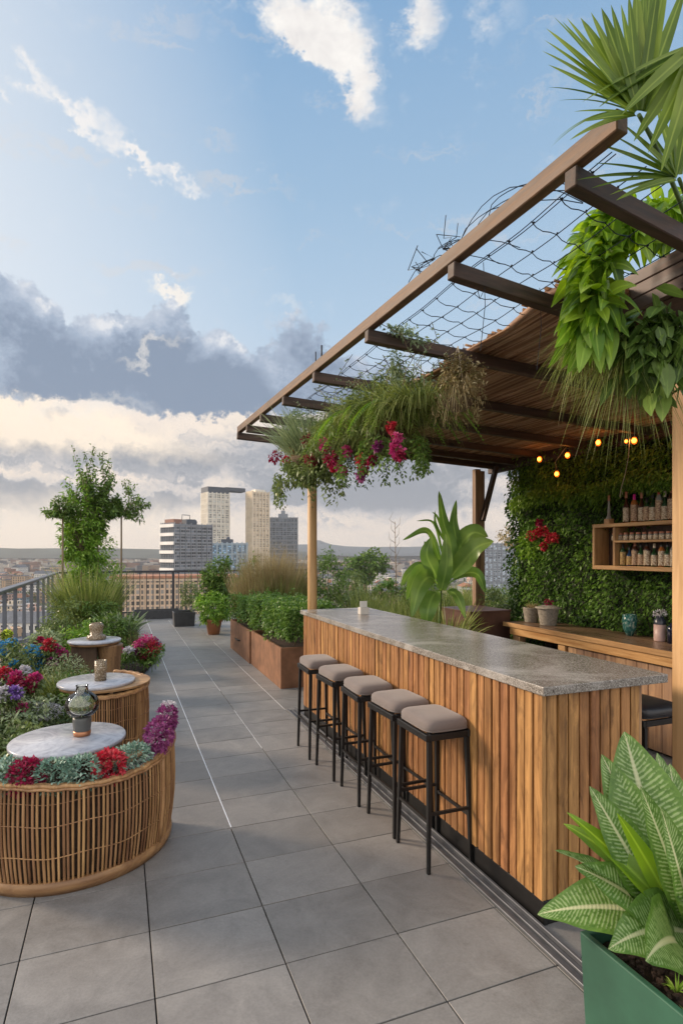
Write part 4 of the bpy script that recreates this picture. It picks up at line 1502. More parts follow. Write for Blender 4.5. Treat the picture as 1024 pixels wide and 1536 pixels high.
tr = thing('trailing_grass', 'long thin yellow green grass trailing down below the overhead planter', 'plant', (2.48, 2.2, 2.9))
lm = LM()
n = 420
B, p = mass(945, 505, 2.75, .10, .06, .08, n)
D = RT * rs.normal(-.05, .40, (n, 1)) + BK * rs.normal(0, .3, (n, 1)) + UP * rs.uniform(-1.0, .2, (n, 1))
lm.blades(B, D, rs.uniform(.16, .40, n), .0055, rs.uniform(.4, .9, n), 6, 'grass')
n = 300
B, p = mass(880, 500, 2.75, .08, .09, .08, n)
D = RT * rs.normal(-.35, .35, (n, 1)) + BK * rs.normal(0, .3, (n, 1)) + UP * rs.uniform(-1.0, .4, (n, 1))
lm.blades(B, D, rs.uniform(.12, .28, n), .004, rs.uniform(.4, .9, n), 6, 'grass')
lm.build('grass', L_['grass'], tr)
bf = thing('lobed_leaf_plant', 'dark green lobed leaves hanging below the overhead planter next to the near post', 'plant', (2.62, 2.3, 2.9))
lm = LM()
n = 420
B = np.array(at(985, 2.62, zat(515, 2.62))) + np.stack([rs.normal(0, .06, n), rs.normal(0, .05, n), rs.normal(0, .08, n)], -1)
D = np.stack([rs.normal(-.2, .6, n), rs.normal(.0, .5, n), -np.abs(rs.normal(.7, .4, n))], -1)
l = rs.uniform(.07, .15, n)
lm.blades(B, D, l, l * .5, .2, 4, 'leaf', .2)
lm.build('leaves', L_['tree'], bf)
bloom(bf, (2.30, 2.20, 2.72), .022, L_['orange'], 40, .02, .02)
bloom(bf, (2.33, 2.14, 2.66), .014, L_['orange'], 24, .02, .02)

pm = thing('fan_palm', 'fan palm with long pointed leaflets rising above the overhead planter at top right', 'palm', (2.75, 1.95, 3.1))
def frond(start, hub, axis, nrm, L, n, span, W, dr, stem=.012, mat='palm', prof='long'):
    hub = np.array(hub, float)
    axis = np.array(axis, float)
    axis /= np.linalg.norm(axis)
    nrm = np.array(nrm, float)
    nrm -= axis * nrm.dot(axis)
    nrm /= np.linalg.norm(nrm)
    sd = np.cross(nrm, axis)
    an = np.linspace(-span, span, n) + rs.normal(0, .02, n)
    D = axis * np.cos(an)[:, None] + sd * np.sin(an)[:, None] + nrm * rs.normal(0, .06, (n, 1))
    l = L * (1 - .28 * (np.abs(an) / max(span, .01)) ** 2) * rs.uniform(.9, 1.06, n)
    lm = LM()
    lm.blades(hub + D * .03, D, l, W, dr * rs.uniform(.5, 1.4, n), 9, prof, .25, N=np.tile(nrm, (n, 1)))
    fr = lm.build('frond', L_[mat], pm)
    s0 = Vector(start)
    h = Vector(hub)
    mid = (s0 + h) / 2 + Vector((0, 0, .12))
    pts = [s0 * (1 - f) ** 2 + mid * 2 * f * (1 - f) + h * f * f for f in [i / 8 for i in range(9)]]
    MB().tube(pts, stem, 7, stem * .5).build('stem', M['palmstem'], pm)
    return fr
M['palmstem'] = plain('palm_stem', (.10, .17, .04), .5, 0, .25, 10)
# image-right, away-from-lens and up directions
rt_ = np.array([CY_, -SY, 0])
bk_ = np.array([SY, CY_, 0])
upv = np.array([0, 0, 1.])
def fan(hpx, hpy, d, tips, stem_from, W=.034, bend=.0, wscale=1.0):
    hub = np.array(at(hpx, d, zat(hpy, d)))
    lm = LM()
    for (px, py, dd, w, sag) in tips:
        w *= 1.32
        tp = np.array(at(px, d + dd, zat(py, d + dd)))
        v = tp - hub
        v[2] += sag * np.linalg.norm(v)
        L = np.linalg.norm(v)
        nrm = -bk_ * .8 + upv * .45 + rt_ * rnd.uniform(-.35, .35)
        lm.blades(hub + v / L * .015, v / L, L, w, sag * .98, 10, 'long', .28, N=np.array([nrm]))
    lm.build('frond', L_['palm'], pm)
    s0, h = Vector(stem_from), Vector(hub)
    mid = (s0 + h) / 2 + Vector((0, 0, .10))
    MB().tube([s0 * (1 - f) ** 2 + mid * 2 * f * (1 - f) + h * f * f for f in [i / 8 for i in range(9)]], .012, 7, .006).build('stem', M['palmstem'], pm)
    return tuple(hub)
fan(958, 172, 1.74, [(818, 79, .06, .020, .10), (822, 64, .02, .016, .08), (824, 47, .02, .026, .05), (835, 30, .0, .024, .04), (848, 38, -.05, .022, .02), (874, 32, .03, .032, .02), (904, 18, .0, .034, .0),
    (932, 12, .05, .032, 0), (954, -22, 0, .034, 0), (977, -40, .05, .034, 0), (1002, -52, .0, .034, 0), (1030, -30, .05, .032, 0), (828, 131, .05, .016, .22), (833, 226, .02, .010, .62), (836, 214, .04, .008, .60),
    (861, 211, -.03, .020, .22), (884, 182, -.06, .024, .10), (1050, 60, 0, .034, .05), (843, 150, .08, .010, .25)], (2.62, 1.95, 3.1))
fan(958, 172, 1.72, [(828, 100, .04, .018, .06), (854, 32, .02, .020, .02), (889, 24, .03, .022, .0), (918, 14, -.02, .022, 0), (943, -2, .02, .024, 0), (966, -30, .03, .024, 0), (990, -45, 0, .024, 0), (868, 168, .02, .014, .12)], (2.62, 1.95, 3.1))
fan(1018, 268, 1.90, [(904, 219, .03, .018, .10), (920, 204, .0, .018, .08), (938, 190, -.03, .018, .06), (872, 270, .05, .018, .18), (893, 283, .0, .016, .2), (921, 292, .05, .018, .2), (898, 246, .02, .016, .12),
    (958, 176, .0, .022, .03), (982, 150, .0, .028, 0), (1010, 120, .02, .03, 0), (930, 300, -.05, .022, .15)], (2.70, 2.0, 3.1))
fan(1052, 62, 1.68, [(955, 205, .05, .036, .05), (975, 222, .0, .036, .04), (993, 250, -.03, .038, .0), (1014, 262, .02, .038, .0), (1030, 268, .02, .036, 0), (938, 168, .0, .034, .1), (905, 158, .05, .026, .12), (880, 152, .05, .014, .15), (1060, 280, .0, .04, 0)], (2.78, 1.9, 3.1))

# ================================================================ green planter with the striped plant
gp = thing('green_planter', 'square dark green planter at the bottom right corner beside the drain channel', 'planter', (1.65, 1.25, 0))
X0, X1, Y0, Y1, ZT = 1.42, 1.90, .98, 1.48, .455
def tub(x0, x1, y0, y1, z, tk, tp, m, parent, name, bev=.004):
    mb = MB()
    o = [(x0, y0), (x1, y0), (x1, y1), (x0, y1)]
    cx, cy = (x0 + x1) / 2, (y0 + y1) / 2
    def ring(k, off, zz):
        return [(cx + (x - cx) * k + (off if x < cx else -off), cy + (y - cy) * k + (off if y < cy else -off), zz) for x, y in o]
    vs = ring(tp, 0, .0) + ring(1, 0, z) + ring(1, tk, z) + ring(1, tk, z - .09)
    fs = [(3, 2, 1, 0)]
    for a_ in (0, 4, 8):
        for i in range(4):
            j = (i + 1) % 4
            fs.append((a_ + i, a_ + j, a_ + 4 + j, a_ + 4 + i))
    fs.append((12, 13, 14, 15))
    mb.add(vs, fs)
    return mb.build(name, m, parent, bev, 2)
tub(X0, X1, Y0, Y1, ZT, .022, .93, M['greenpot'], gp, 'pot')
sm = MB()
nx = 26
vs, fs = [], []
for i in range(nx + 1):
    for j in range(nx + 1):
        x = X0 + .023 + (X1 - X0 - .046) * i / nx
        y = Y0 + .023 + (Y1 - Y0 - .046) * j / nx
        vs.append((x, y, ZT - .05 + rnd.uniform(-.008, .008) + .012 * math.sin(x * 30) * math.sin(y * 23)))
for i in range(nx):
    for j in range(nx):
        a_ = i * (nx + 1) + j
        fs.append((a_, a_ + nx + 1, a_ + nx + 2, a_ + 1))
sm.add(vs, fs, True)
for k in range(260):
    x, y = rnd.uniform(X0 + .03, X1 - .03), rnd.uniform(Y0 + .03, Y1 - .03)
    sm.cbox((x, y, ZT - .04), (rnd.uniform(.006, .022), rnd.uniform(.004, .012), rnd.uniform(.003, .010)), rnd.uniform(0, 3))
sm.build('soil', M['soil'], gp)
dp = thing('striped_leaf_plant', 'leafy plant with large pale striped leaves growing in the green planter', 'plant', (1.68, 1.26, .42))
def leaf(base, tip, W, sag, nrm=(0, 0, 1), fold=.28, mat='dieff'):
    b_, t_ = np.array(base, float), np.array(tip, float)
    L = np.linalg.norm(t_ - b_)
    d = t_ - b_
    d[2] += sag * L
    lm = LM()
    seg = 22
    # arc: straight start that bends down to the tip
    lm.blades(b_, d / np.linalg.norm(d), np.linalg.norm(d), W, sag * L / np.linalg.norm(d), seg, 'broad', fold, N=np.array([nrm], float), wave=.018)
    return lm.build('leaf', L_[mat], dp)
PLAIN = (3, 5, 16)
RC = np.array([1.66, 1.27, .50])
def tip(px, py, d):
    return np.array(at(px, d, zat(py, d)))
face = -bk_ + .35 * upv - .3 * rt_
specs = [  # tip px, py, depth, width, sag, normal
    (936, 1098, 2.02, .20, .03, face), (902, 1132, 2.00, .13, .05, face), (884, 1180, 1.92, .12, .06, -bk_ + .8 * upv),
    (850, 1219, 1.90, .10, .12, upv - .5 * bk_), (832, 1276, 1.86, .10, .28, upv), (845, 1236, 2.0, .12, .2, upv - .6 * bk_),
    (862, 1300, 1.82, .14, .22, upv - .5 * bk_), (806, 1372, 1.90, .17, .30, upv - .55 * bk_), (912, 1424, 1.66, .16, .42, upv - .6 * bk_ - .3 * rt_),
    (968, 1442, 1.52, .17, .40, upv - .7 * bk_), (1004, 1146, 2.0, .13, .04, face), (985, 1130, 2.05, .15, .05, -bk_ + .4 * rt_), (1040, 1180, 1.95, .16, .08, -bk_ + .3 * upv),
    (1075, 1240, 1.8, .15, .1, -bk_ + .5 * upv), (960, 1180, 1.75, .09, .08, -bk_ + .2 * rt_), (990, 1210, 1.66, .09, .10, -bk_ + .5 * rt_), (925, 1220, 1.8, .07, .10, -bk_),
    (1090, 1330, 1.55, .16, .3, upv - .5 * bk_), (1060, 1430, 1.45, .15, .35, upv - .5 * bk_)]
for i, (px, py, d, W, sag, nr) in enumerate(specs):
    W *= 1.35
    tp_ = tip(px, py, d)
    k = np.array([rnd.uniform(-.03, .03), rnd.uniform(-.03, .03), rnd.uniform(-.01, .05)])
    start = RC + k + (tp_ - RC) * .14
    leaf(start, tp_, W * (.7 if i in PLAIN else 1), sag, tuple(nr), mat='philo' if i in PLAIN else 'dieff')
    MB().tube([tuple(RC + k * .5 - np.array([0, 0, .1])), tuple(RC + k), tuple(start + (tp_ - start) * .03)], .007, 6, .005).build('leaf_stalk', M['palmstem'], dp)
lm = LM()
lm.tuft((1.68, 1.27, .42), 12, .24, .05, .8, .35, 8, .05, 'broad', fold=.25)
lm.build('young_leaves', L_['dieff'], dp)
lm = LM()
for k in range(7):
    x, y = rnd.uniform(1.46, 1.86), rnd.uniform(1.02, 1.44)
    lm.tuft((x, y, ZT - .045), 26, .08, .006, 1.0, .4, 3, .01)
tag(lm.build('pot_weeds', L_['bright']), 'small green weeds sprouting from the soil of the green planter', 'plant')

# ================================================================ rattan tubs with marble tables
def tubseat(name, label, c, r, a0, a1, h, lean, nr, rimw, group=None, slope=0.0, rise=None):
    t = thing(name, label, 'rattan planter', c)
    cx, cy, _ = c
    def rr(z):
        return r + lean * (z / h) + .02 * math.sin(PI * z / h)
    hz = (lambda a: h) if rise is None else rise
    mb = MB()
    for i in range(nr + 1):
        a = a0 + (a1 - a0) * (i + rnd.uniform(-.10, .10)) / nr
        top = hz(a)
        pts = [(cx + rr(z) * math.cos(a + .0012 * math.sin(z * 9 + i)), cy + rr(z) * math.sin(a + .0012 * math.sin(z * 9 + i)), z) for z in [.062 + (top - .07) * k / 5 for k in range(6)]]
        mb.tube(pts, rnd.uniform(.0060, .0076) if nr > 80 else rnd.uniform(.0050, .0066), 6, cap=False)
    mb.build('cane_rods', M['rattan'], t)
    mb = MB()
    for z, q in ((.20, .003), (.36, .003), (.47, .002)):
        if z > h - .03:
            continue
        mb.tube([(cx + (rr(z) + .004) * math.cos(a0 + (a1 - a0) * k / 40), cy + (rr(z) + .004) * math.sin(a0 + (a1 - a0) * k / 40), z + slope * k / 40 + .006 * math.sin(k * .9)) for k in range(41)], q, 5)
    mb.build('binding_cane', M['rattan'], t)
    mb = MB()
    n = 48
    vs, fs = [], []
    for k in range(n + 1):
        a = a0 + (a1 - a0) * k / n
        for q, z in ((-.022, 0), (.012, 0), (.020, .035), (.012, .066), (-.022, .066)):
            vs.append((cx + (rr(z) + q) * math.cos(a), cy + (rr(z) + q) * math.sin(a), z))
    for k in range(n):
        for q in range(5):
            fs.append((k * 5 + q, (k + 1) * 5 + q, (k + 1) * 5 + (q + 1) % 5, k * 5 + (q + 1) % 5))
    mb.add(vs, fs, True)
    mb.build('base_ring', M['tubwood'], t)
    mb = MB()
    for dz, q, w in ((0, 0, rimw), (-.012, .012, rimw * .6), (.004, -.016, rimw * .7)):
        mb.tube([(cx + (rr(hz(a)) + q) * math.cos(a), cy + (rr(hz(a)) + q) * math.sin(a), hz(a) + dz + .003 * math.sin(a * 31)) for a in [a0 + (a1 - a0) * k / 60 for k in range(61)]], w, 6)
    mb.build('top_rim', M['rattan'], t)
    for a in (a0 + .01, a0 + (a1 - a0) * .80, a1):
        MB().tube([(cx + (rr(z) + .006) * math.cos(a), cy + (rr(z) + .006) * math.sin(a), z) for z in [.06 + (hz(a) - .06) * k / 5 for k in range(6)]], .012, 7).build('upright', M['rattan'], t)
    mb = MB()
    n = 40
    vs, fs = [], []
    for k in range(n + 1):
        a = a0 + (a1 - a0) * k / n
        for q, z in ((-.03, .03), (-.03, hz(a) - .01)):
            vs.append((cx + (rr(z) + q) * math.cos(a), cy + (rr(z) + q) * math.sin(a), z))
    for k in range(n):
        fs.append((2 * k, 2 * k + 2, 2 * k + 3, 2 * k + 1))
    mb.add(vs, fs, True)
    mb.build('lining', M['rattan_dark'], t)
    return t, rr

def table(label, c, r, h, pedm, vaselab, ped='drum'):
    t = thing('side_table', label, 'table', (c[0], c[1], 0))
    cx, cy = c
    MB().lathe((cx, cy, 0), [(.001, h - .022), (r - .004, h - .022), (r, h - .018), (r, h - .004), (r - .003, h), (.001, h)], 56).build('tabletop', M['marble'], t)
    MB().lathe((cx, cy, 0), [(.001, h - .050), (r * .93, h - .050), (r * .95, h - .024), (.001, h - .0235)], 40).build('apron', M['tubwood'], t)
    return t

ta = tubseat('rattan_tub', 'curved rattan tub on the near left with rods on a bent wood ring', (-.24, 3.70, 0), .52, R(-196), R(8), .545, .035, 86, .012, slope=.0,
             rise=lambda a: .545 + .02 * math.sin(a * 2) + .05 * max(0, math.cos(a)) ** 3)
tb = table('round marble topped table inside the nearest rattan tub', (-.27, 3.66), .31, .635, M['tubwood'], '')
mb = MB()
mb.lathe((-.27, 3.66, 0), [(.001, .0), (.16, .0), (.13, .3), (.16, .58), (.001, .585)], 24)
mb.build('pedestal', M['trunk'], tb)
t2, _ = tubseat('rattan_tub', 'smaller rattan tub around the second marble table', (-.13, 5.22, 0), .34, R(-100), R(75), .60, .02, 62, .016,
                rise=lambda a: .60 + .03 * math.sin(a))
lid_ = MB()
vs, fs = [], []
for k in range(31):
    a = R(-100) + R(175) * k / 30
    for q in (.16, .385):
        for z in (.606, .622):
            vs.append((-.13 + q * math.cos(a), 5.22 + q * math.sin(a), z))
for k in range(30):
    b0 = 4 * k
    fs += [(b0 + 1, b0 + 3, b0 + 7, b0 + 5), (b0, b0 + 4, b0 + 6, b0 + 2), (b0 + 2, b0 + 6, b0 + 7, b0 + 3), (b0, b0 + 1, b0 + 5, b0 + 4)]
fs += [(0, 2, 3, 1), (120, 121, 123, 122)]
lid_.add(vs, fs).build('top_board', M['tubwood'], t2, .002)
tb = table('middle round marble topped table, beside the smaller rattan tub', (-.17, 5.17), .30, .645, M['tubwood'], '')
MB().lathe((-.22, 5.17, 0), [(.001, 0), (.15, 0), (.12, .2), (.13, .45), (.17, .594), (.001, .594)], 18).build('pedestal', M['trunk'], tb)
tb = table('farthest round marble topped table, on a dark box and woven drum', (-.27, 7.50), .30, .655, M['tubwood'], '')
MB().box(-.52, -.24, 7.36, 7.62, 0, .604).build('box_base', M['trunk'], tb, .005)
mb = MB()
mb.lathe((-.10, 7.45, 0), [(.001, 0)] + [(.15 - .03 * math.sin(i / 24 * PI) + (.004 if i % 2 else -.003), .6 * i / 24) for i in range(25)] + [(.001, .601)], 26)
mb.build('woven_drum', wood('dark_weave', (.10, .05, .025), (.30, .17, .08), 'Z', 30, .5, .4), tb)

# vases
vg = glassm('smoked_glass', (.95, .95, .91))
v = thing('glass_vase', 'round bellied glass vase with grey and copper foot on the nearest marble table', 'vase', (-.18, 3.66, .636))
c = (-.20, 3.68, .6365)
MB().lathe(c, [(.001, 0), (.046, 0), (.048, .012), (.048, .028), (.001, .028)], 28).build('copper_foot', plain('copper_band', (.45, .20, .10), .35, .6), v)
MB().lathe(c, [(.046, .0285), (.050, .06), (.052, .095), (.048, .11), (.001, .11)], 28).build('grey_cup', plain('grey_cup', (.10, .105, .10), .4), v)
MB().lathe(c, [(.048, .1105), (.066, .120), (.084, .140), (.093, .163), (.094, .185), (.087, .21), (.072, .231), (.052, .246), (.036, .256), (.031, .285), (.036, .292), (.032, .292), (.027, .283), (.030, .258), (.048, .243), (.067, .228), (.082, .208), (.089, .184), (.088, .163), (.08, .143), (.063, .124), (.044, .114)], 32).build('glass_bowl', vg, v)
lm = LM()
lm.cloud((c[0], c[1], c[2] + .172), (.074, .074, .048), 1300, .024, .007, .1, .4, 0)
lm.build('moss_filling', L_['sage'], v)
lm = None
v = thing('mesh_votive', 'cylindrical amber mesh glass votive on the second marble table', 'votive', (-.15, 5.15, .646))
c = (-.14, 5.15, .6465)
def votive():
    m, t, b, out = newmat('hammered_amber_glass')
    vv, g = coords(t)
    vo = t.n('ShaderNodeTexVoronoi')
    vo.inputs['Scale'].default_value = 90
    t.k(vv, vo.inputs['Vector'])
    t.k(t.ramp(vo.outputs['Distance'], [(.1, (.58, .50, .36)), (.5, (.20, .14, .08))]), b.inputs['Base Color'])
    b.inputs['Roughness'].default_value = .15
    bump(t, b, vo.outputs['Distance'], .6, .004)
    return m
M['votive'] = votive()
MB().lathe(c, [(.001, 0), (.047, 0), (.047, .165), (.042, .165), (.042, .02), (.001, .02)], 28).build('cylinder', M['votive'], v)
MB().lathe(c, [(.001, .0205), (.03, .0205), (.03, .07), (.001, .072)], 20).build('candle', plain('wax', (.62, .55, .44), .5), v)
v = thing('tealight_vase', 'small squat amber glass jar on the farthest marble table', 'vase', (-.25, 7.5, .656))
c = (-.25, 7.5, .6565)
MB().lathe(c, [(.001, 0), (.10, 0), (.115, .02), (.10, .05), (.07, .06), (.075, .12), (.085, .17), (.06, .2), (.055, .2), (.07, .17), (.06, .12), (.001, .07)], 24).build('jar', M['votive'], v)
MB().lathe(c, [(.001, .0655), (.04, .066), (.04, .10), (.001, .102)], 16).build('candle', plain('wax_small', (.62, .55, .44), .5), v)

# flower bolsters sitting on the rim of the near tub
def fluff(name, label, cat, c, r, mat, n, L, W, rz=0, tilt=0):
    lm = LM()
    rr_ = np.array(r)
    p = unit(rs.normal(size=(n, 3)))
    p = np.sign(p) * np.abs(p) ** .7                       # boxy pad
    bump_ = 1 + .10 * np.sin(p[:, 0:1] * 9 + c[0] * 5) * np.sin(p[:, 1:2] * 7 + p[:, 2:3] * 9)
    P = p * rr_ * bump_ * rs.uniform(.86, 1.0, (n, 1))
    D = unit(p) * .8 + rs.normal(0, .45, (n, 3))
    m_ = Matrix.Rotation(rz, 3, 'Z') @ Matrix.Rotation(tilt, 3, 'Y')
    m_ = np.array(m_)
    P = P @ m_.T
    D = D @ m_.T
    lm.blades(np.array(c) + P, D, L * rs.uniform(.6, 1.25, n), W, .15, 2, 'leaf')
    o = lm.build(name, mat)
    return o
def rimpt(deg, rad, z):
    return (-.24 + rad * math.cos(R(deg)), 3.70 + rad * math.sin(R(deg)), z)
BOL = [(-128, .10, .10, .07, 'teal', 'pale teal succulent clump at the left edge of the near tub rim'),
       (-114, .065, .09, .075, 'crimson', 'crimson flower clump between two teal ones, left on the near tub rim'),
       (-98, .075, .09, .075, 'teal', 'teal succulent clump just left of centre on the near tub rim'),
       (-82, .085, .09, .075, 'teal', 'teal succulent clump directly left of the bright red clump on the near tub rim'),
       (-66, .065, .085, .075, 'red', 'bright red flower clump on the near tub rim'),
       (-49, .085, .085, .075, 'teal', 'teal succulent clump between the red and the purple clump on the near tub rim')]
for deg, a_, b_, c_, mm, lab in BOL:
    o = fluff('succulent_clump' if mm == 'teal' else 'flower_clump', lab, 'x', rimpt(deg, .475, .575), (b_ * .8, a_, c_), L_[mm], 900, .028 if mm == 'teal' else .03, .013 if mm == 'teal' else .018, R(deg))
    tag(o, lab, 'succulent' if mm == 'teal' else 'flowers')
o = fluff('flower_clump', '', '', rimpt(-22, .50, .64), (.06, .13, .085), L_['purple'], 1300, .028, .016, R(-18))
# the purple bolster climbs along the rim: lean it
tag(o, 'purple flower clump rising at the right end of the near tub rim', 'flowers')
o = fluff('flower_clump', '', '', rimpt(-4, .52, .70), (.05, .09, .055), L_['purple'], 500, .026, .016, 0)
tag(o, 'small purple flower tip highest at the right end of the near tub rim', 'flowers')
o = fluff('flower_clump', '', '', rimpt(4, .53, .735), (.04, .05, .03), L_['white'], 260, .022, .012, 0)
tag(o, 'tiny whitish flower tip crowning the purple clump of the near tub', 'flowers')
MB_ = MB()

# ================================================================ planting bed on the left
kind(MB().prism([(-1.38, 3.2), (-.75, 3.6), (-.55, 4.6), (-.35, 6.2), (-.1, 8.0), (.30, 8.35), (.52, 9.3), (.42, 10.2), (.26, 10.6), (.30, 13.9), (-1.38, 13.9)], .003, .06).build('planting_bed', M['soil'], None), 'structure')
# ground cover: uncountable
lm = LM()
n = 16000
yy = rs.uniform(3.2, 13.6, n)
edge = np.interp(yy, [3.2, 3.6, 4.6, 6.2, 8.0, 8.5, 9.3, 10.2, 13.9], [-1.0, -.75, -.56, -.36, -.1, .30, .52, .40, .28])
xx = rs.uniform(0, 1, n) ** .9
xx = -1.4 + (edge + 1.4 - .02) * xx
hz = .08 + .14 * np.abs(np.sin(xx * 5 + yy * 2.1) * np.sin(yy * 3.3 - xx * 2)) * rs.uniform(.3, 1, n) + .12 * (yy > 8.3) * np.clip((edge - xx) * 6, 0, 1) * rs.uniform(.3, 1, n)
lm.blades(np.stack([xx, yy, hz], -1), np.stack([rs.normal(0, .7, n), rs.normal(0, .7, n), rs.uniform(.1, 1, n)], -1), rs.uniform(.035, .08, n), .022, .3, 2, 'leaf')
o = lm.build('ground_cover', L_['cover'])
kind(o, 'stuff')
tag(o, 'low dark green ground cover filling the planting bed on the left', 'ground cover')

def shrub(name, label, cat, c, parts, stem=None, group=None):
    """parts: list of (part name, material, function(LM))"""
    t = thing(name, label, cat, c, group=group)
    for nm, mm, fn in parts:
        lm = LM()
        fn(lm)
        lm.build(nm, L_[mm], t)
    if stem:
        mb = MB()
        for pts, r0, r1 in stem:
            mb.tube(pts, r0, 7, r1)
        mb.build('stem' if name != 'small_tree' else 'trunk', M['bark'], t)
    return t

# small trees, back left
def treelet(label, x, y, hz, rad, trunkh, twigs, n, lean=(0, 0), mat='tree', rz=None, L=.075, group=None):
    L *= 1.15
    n = int(n * 1.7)
    rz = rz or rad
    t = thing('small_tree', label, 'tree', (x, y, 0), group=group)
    mb = MB()
    top = Vector((x + lean[0], y + lean[1], hz - rz * .45))
    mb.tube([(x, y, 0), (x + lean[0] * .4, y + lean[1] * .4, trunkh * .5), tuple(top)], .022, 8, .014)
    mb.build('trunk', M['bark'], t)
    lm = LM()
    mb = MB()
    cc = Vector((x + lean[0], y + lean[1], hz))
    for k in range(twigs):
        a, e = rnd.uniform(0, 2 * PI), rnd.uniform(-.85, 1)
        R_ = rnd.uniform(.65, 1.0)
        end = cc + Vector((math.cos(a) * rad * R_ * math.sqrt(max(0, 1 - e * e * .8)), math.sin(a) * rad * R_ * math.sqrt(max(0, 1 - e * e * .8)), e * rz * R_))
        mid = top.lerp(end, .5) + Vector((0, 0, .06))
        pts = [top, mid, end]
        mb.tube(pts, .007, 5, .002, cap=False)
        m = n // twigs
        f = rs.uniform(.35, 1.03, m)
        P = np.array([tuple(top * (1 - q) ** 2 + mid * 2 * q * (1 - q) + end * q * q) for q in f]) + rs.normal(0, .022, (m, 3))
        dr = np.array(tuple((end - top).normalized()))
        D = dr * .5 + rs.normal(0, .7, (m, 3))
        lm.blades(P, D, L * rs.uniform(.6, 1.2, m), L * .34, .35, 3, 'leaf', .15)
    for k in range(7):
        q0 = cc + Vector((rnd.uniform(-.6, .5) * rad, rnd.uniform(-.5, .5) * rad, rz * .6))
        q1 = q0 + Vector((rnd.uniform(-.35, .25) * rad, 0, rz * rnd.uniform(.45, .95)))
        mb.tube([q0, q1], .005, 5, .002, cap=False)
        m = 34
        f = rs.uniform(0, 1, m)[:, None]
        P = np.array(q0) * (1 - f) + np.array(q1) * f + rs.normal(0, .02, (m, 3))
        lm.blades(P, rs.normal(0, .7, (m, 3)) + np.array([0, 0, .4]), L * .9 * rs.uniform(.6, 1.2, m), L * .3, .35, 3, 'leaf', .15)
    mb.build('branches', M['bark'], t)
    lm.build('crown', L_[mat], t)
    return t
p = at(94, 9.9)
treelet('slender small tree with flat crown on a bare stem, leftmost by the railing', p[0], p[1], 2.42, .36, 2.20, 30, 620, rz=.17, L=.065)
p = at(150, 10.6)
treelet('tallest small tree with airy pointed crown behind the grasses on the left', p[0], p[1], 2.62, .48, 2.1, 50, 2000, rz=.72, lean=(-.05, 0), L=.08)
lmx = None
p = at(182, 11.0)
treelet('round headed small tree on the right of the left hand group', p[0], p[1], 2.58, .56, 2.0, 46, 1250, rz=.36, L=.068)
p = at(122, 10.3)
treelet('bright leafy bamboo like shrub rising between the small trees on the left', p[0], p[1], 2.05, .42, 1.1, 70, 2800, rz=.85, mat='bright', L=.08)

p = at(150, 10.7)
shrub('leafy_shrub', 'tall dense mixed green shrub filling the space under the small trees on the left', 'shrub', (p[0], p[1], 0),
      [('foliage', 'bright', lambda l: (l.cloud((p[0] - .15, p[1], 1.25), (.55, .4, .85), 4200, .085, .026, .4, .5, .35, clump=110), l.cloud((p[0] - .2, p[1], 1.9), (.30, .3, .75), 2200, .08, .022, .4, .5, .3, clump=60)))])
p = at(132, 9.9)
shrub('grass_clump', 'big bright arching grass clump beneath the small trees on the left', 'grass clump', (p[0], p[1], .05),
      [('grass', 'grass', lambda l: (l.tuft((p[0], p[1], .2), 2000, 1.6, .016, .5, .4, 6, .25), l.tuft((p[0] + .25, p[1] - .2, .1), 700, 1.0, .014, .8, .7, 6, .15))),
       ('leafy_stems', 'tree', lambda l: l.cloud((p[0], p[1] + .1, .7), (.55, .4, .65), 2600, .09, .028, .4, .5, .3, clump=70))])
p2 = at(182, 9.3)
shrub('spiky_plant', 'spiky strap leaved plant with pale striped leaves right of the big grass clump', 'plant', (p2[0], p2[1], .05),
      [('leaves', 'sage', lambda l: l.tuft((p2[0], p2[1], .25), 110, .72, .045, .75, .35, 6, .06, 'long', fold=.2)),
       ('inner_leaves', 'olive', lambda l: l.tuft((p2[0] + .03, p2[1], .2), 160, .55, .02, .9, .5, 6, .08))])
p3 = at(190, 9.0)
shrub('dry_grass_tuft', 'brownish dry grass tuft at the walkway edge below the spiky plant', 'grass clump', (p3[0], p3[1], .05),
      [('grass', 'drybrown2', lambda l: l.tuft((p3[0], p3[1], .06), 700, .62, .008, .6, .4, 5, .15))]) if 'drybrown2' in L_ else shrub('dry_grass_tuft', 'brownish dry grass tuft at the walkway edge below the spiky plant', 'grass clump', (p3[0], p3[1], .05),
      [('grass', 'dry', lambda l: l.tuft((p3[0], p3[1], .06), 600, .55, .008, .6, .4, 5, .15))])
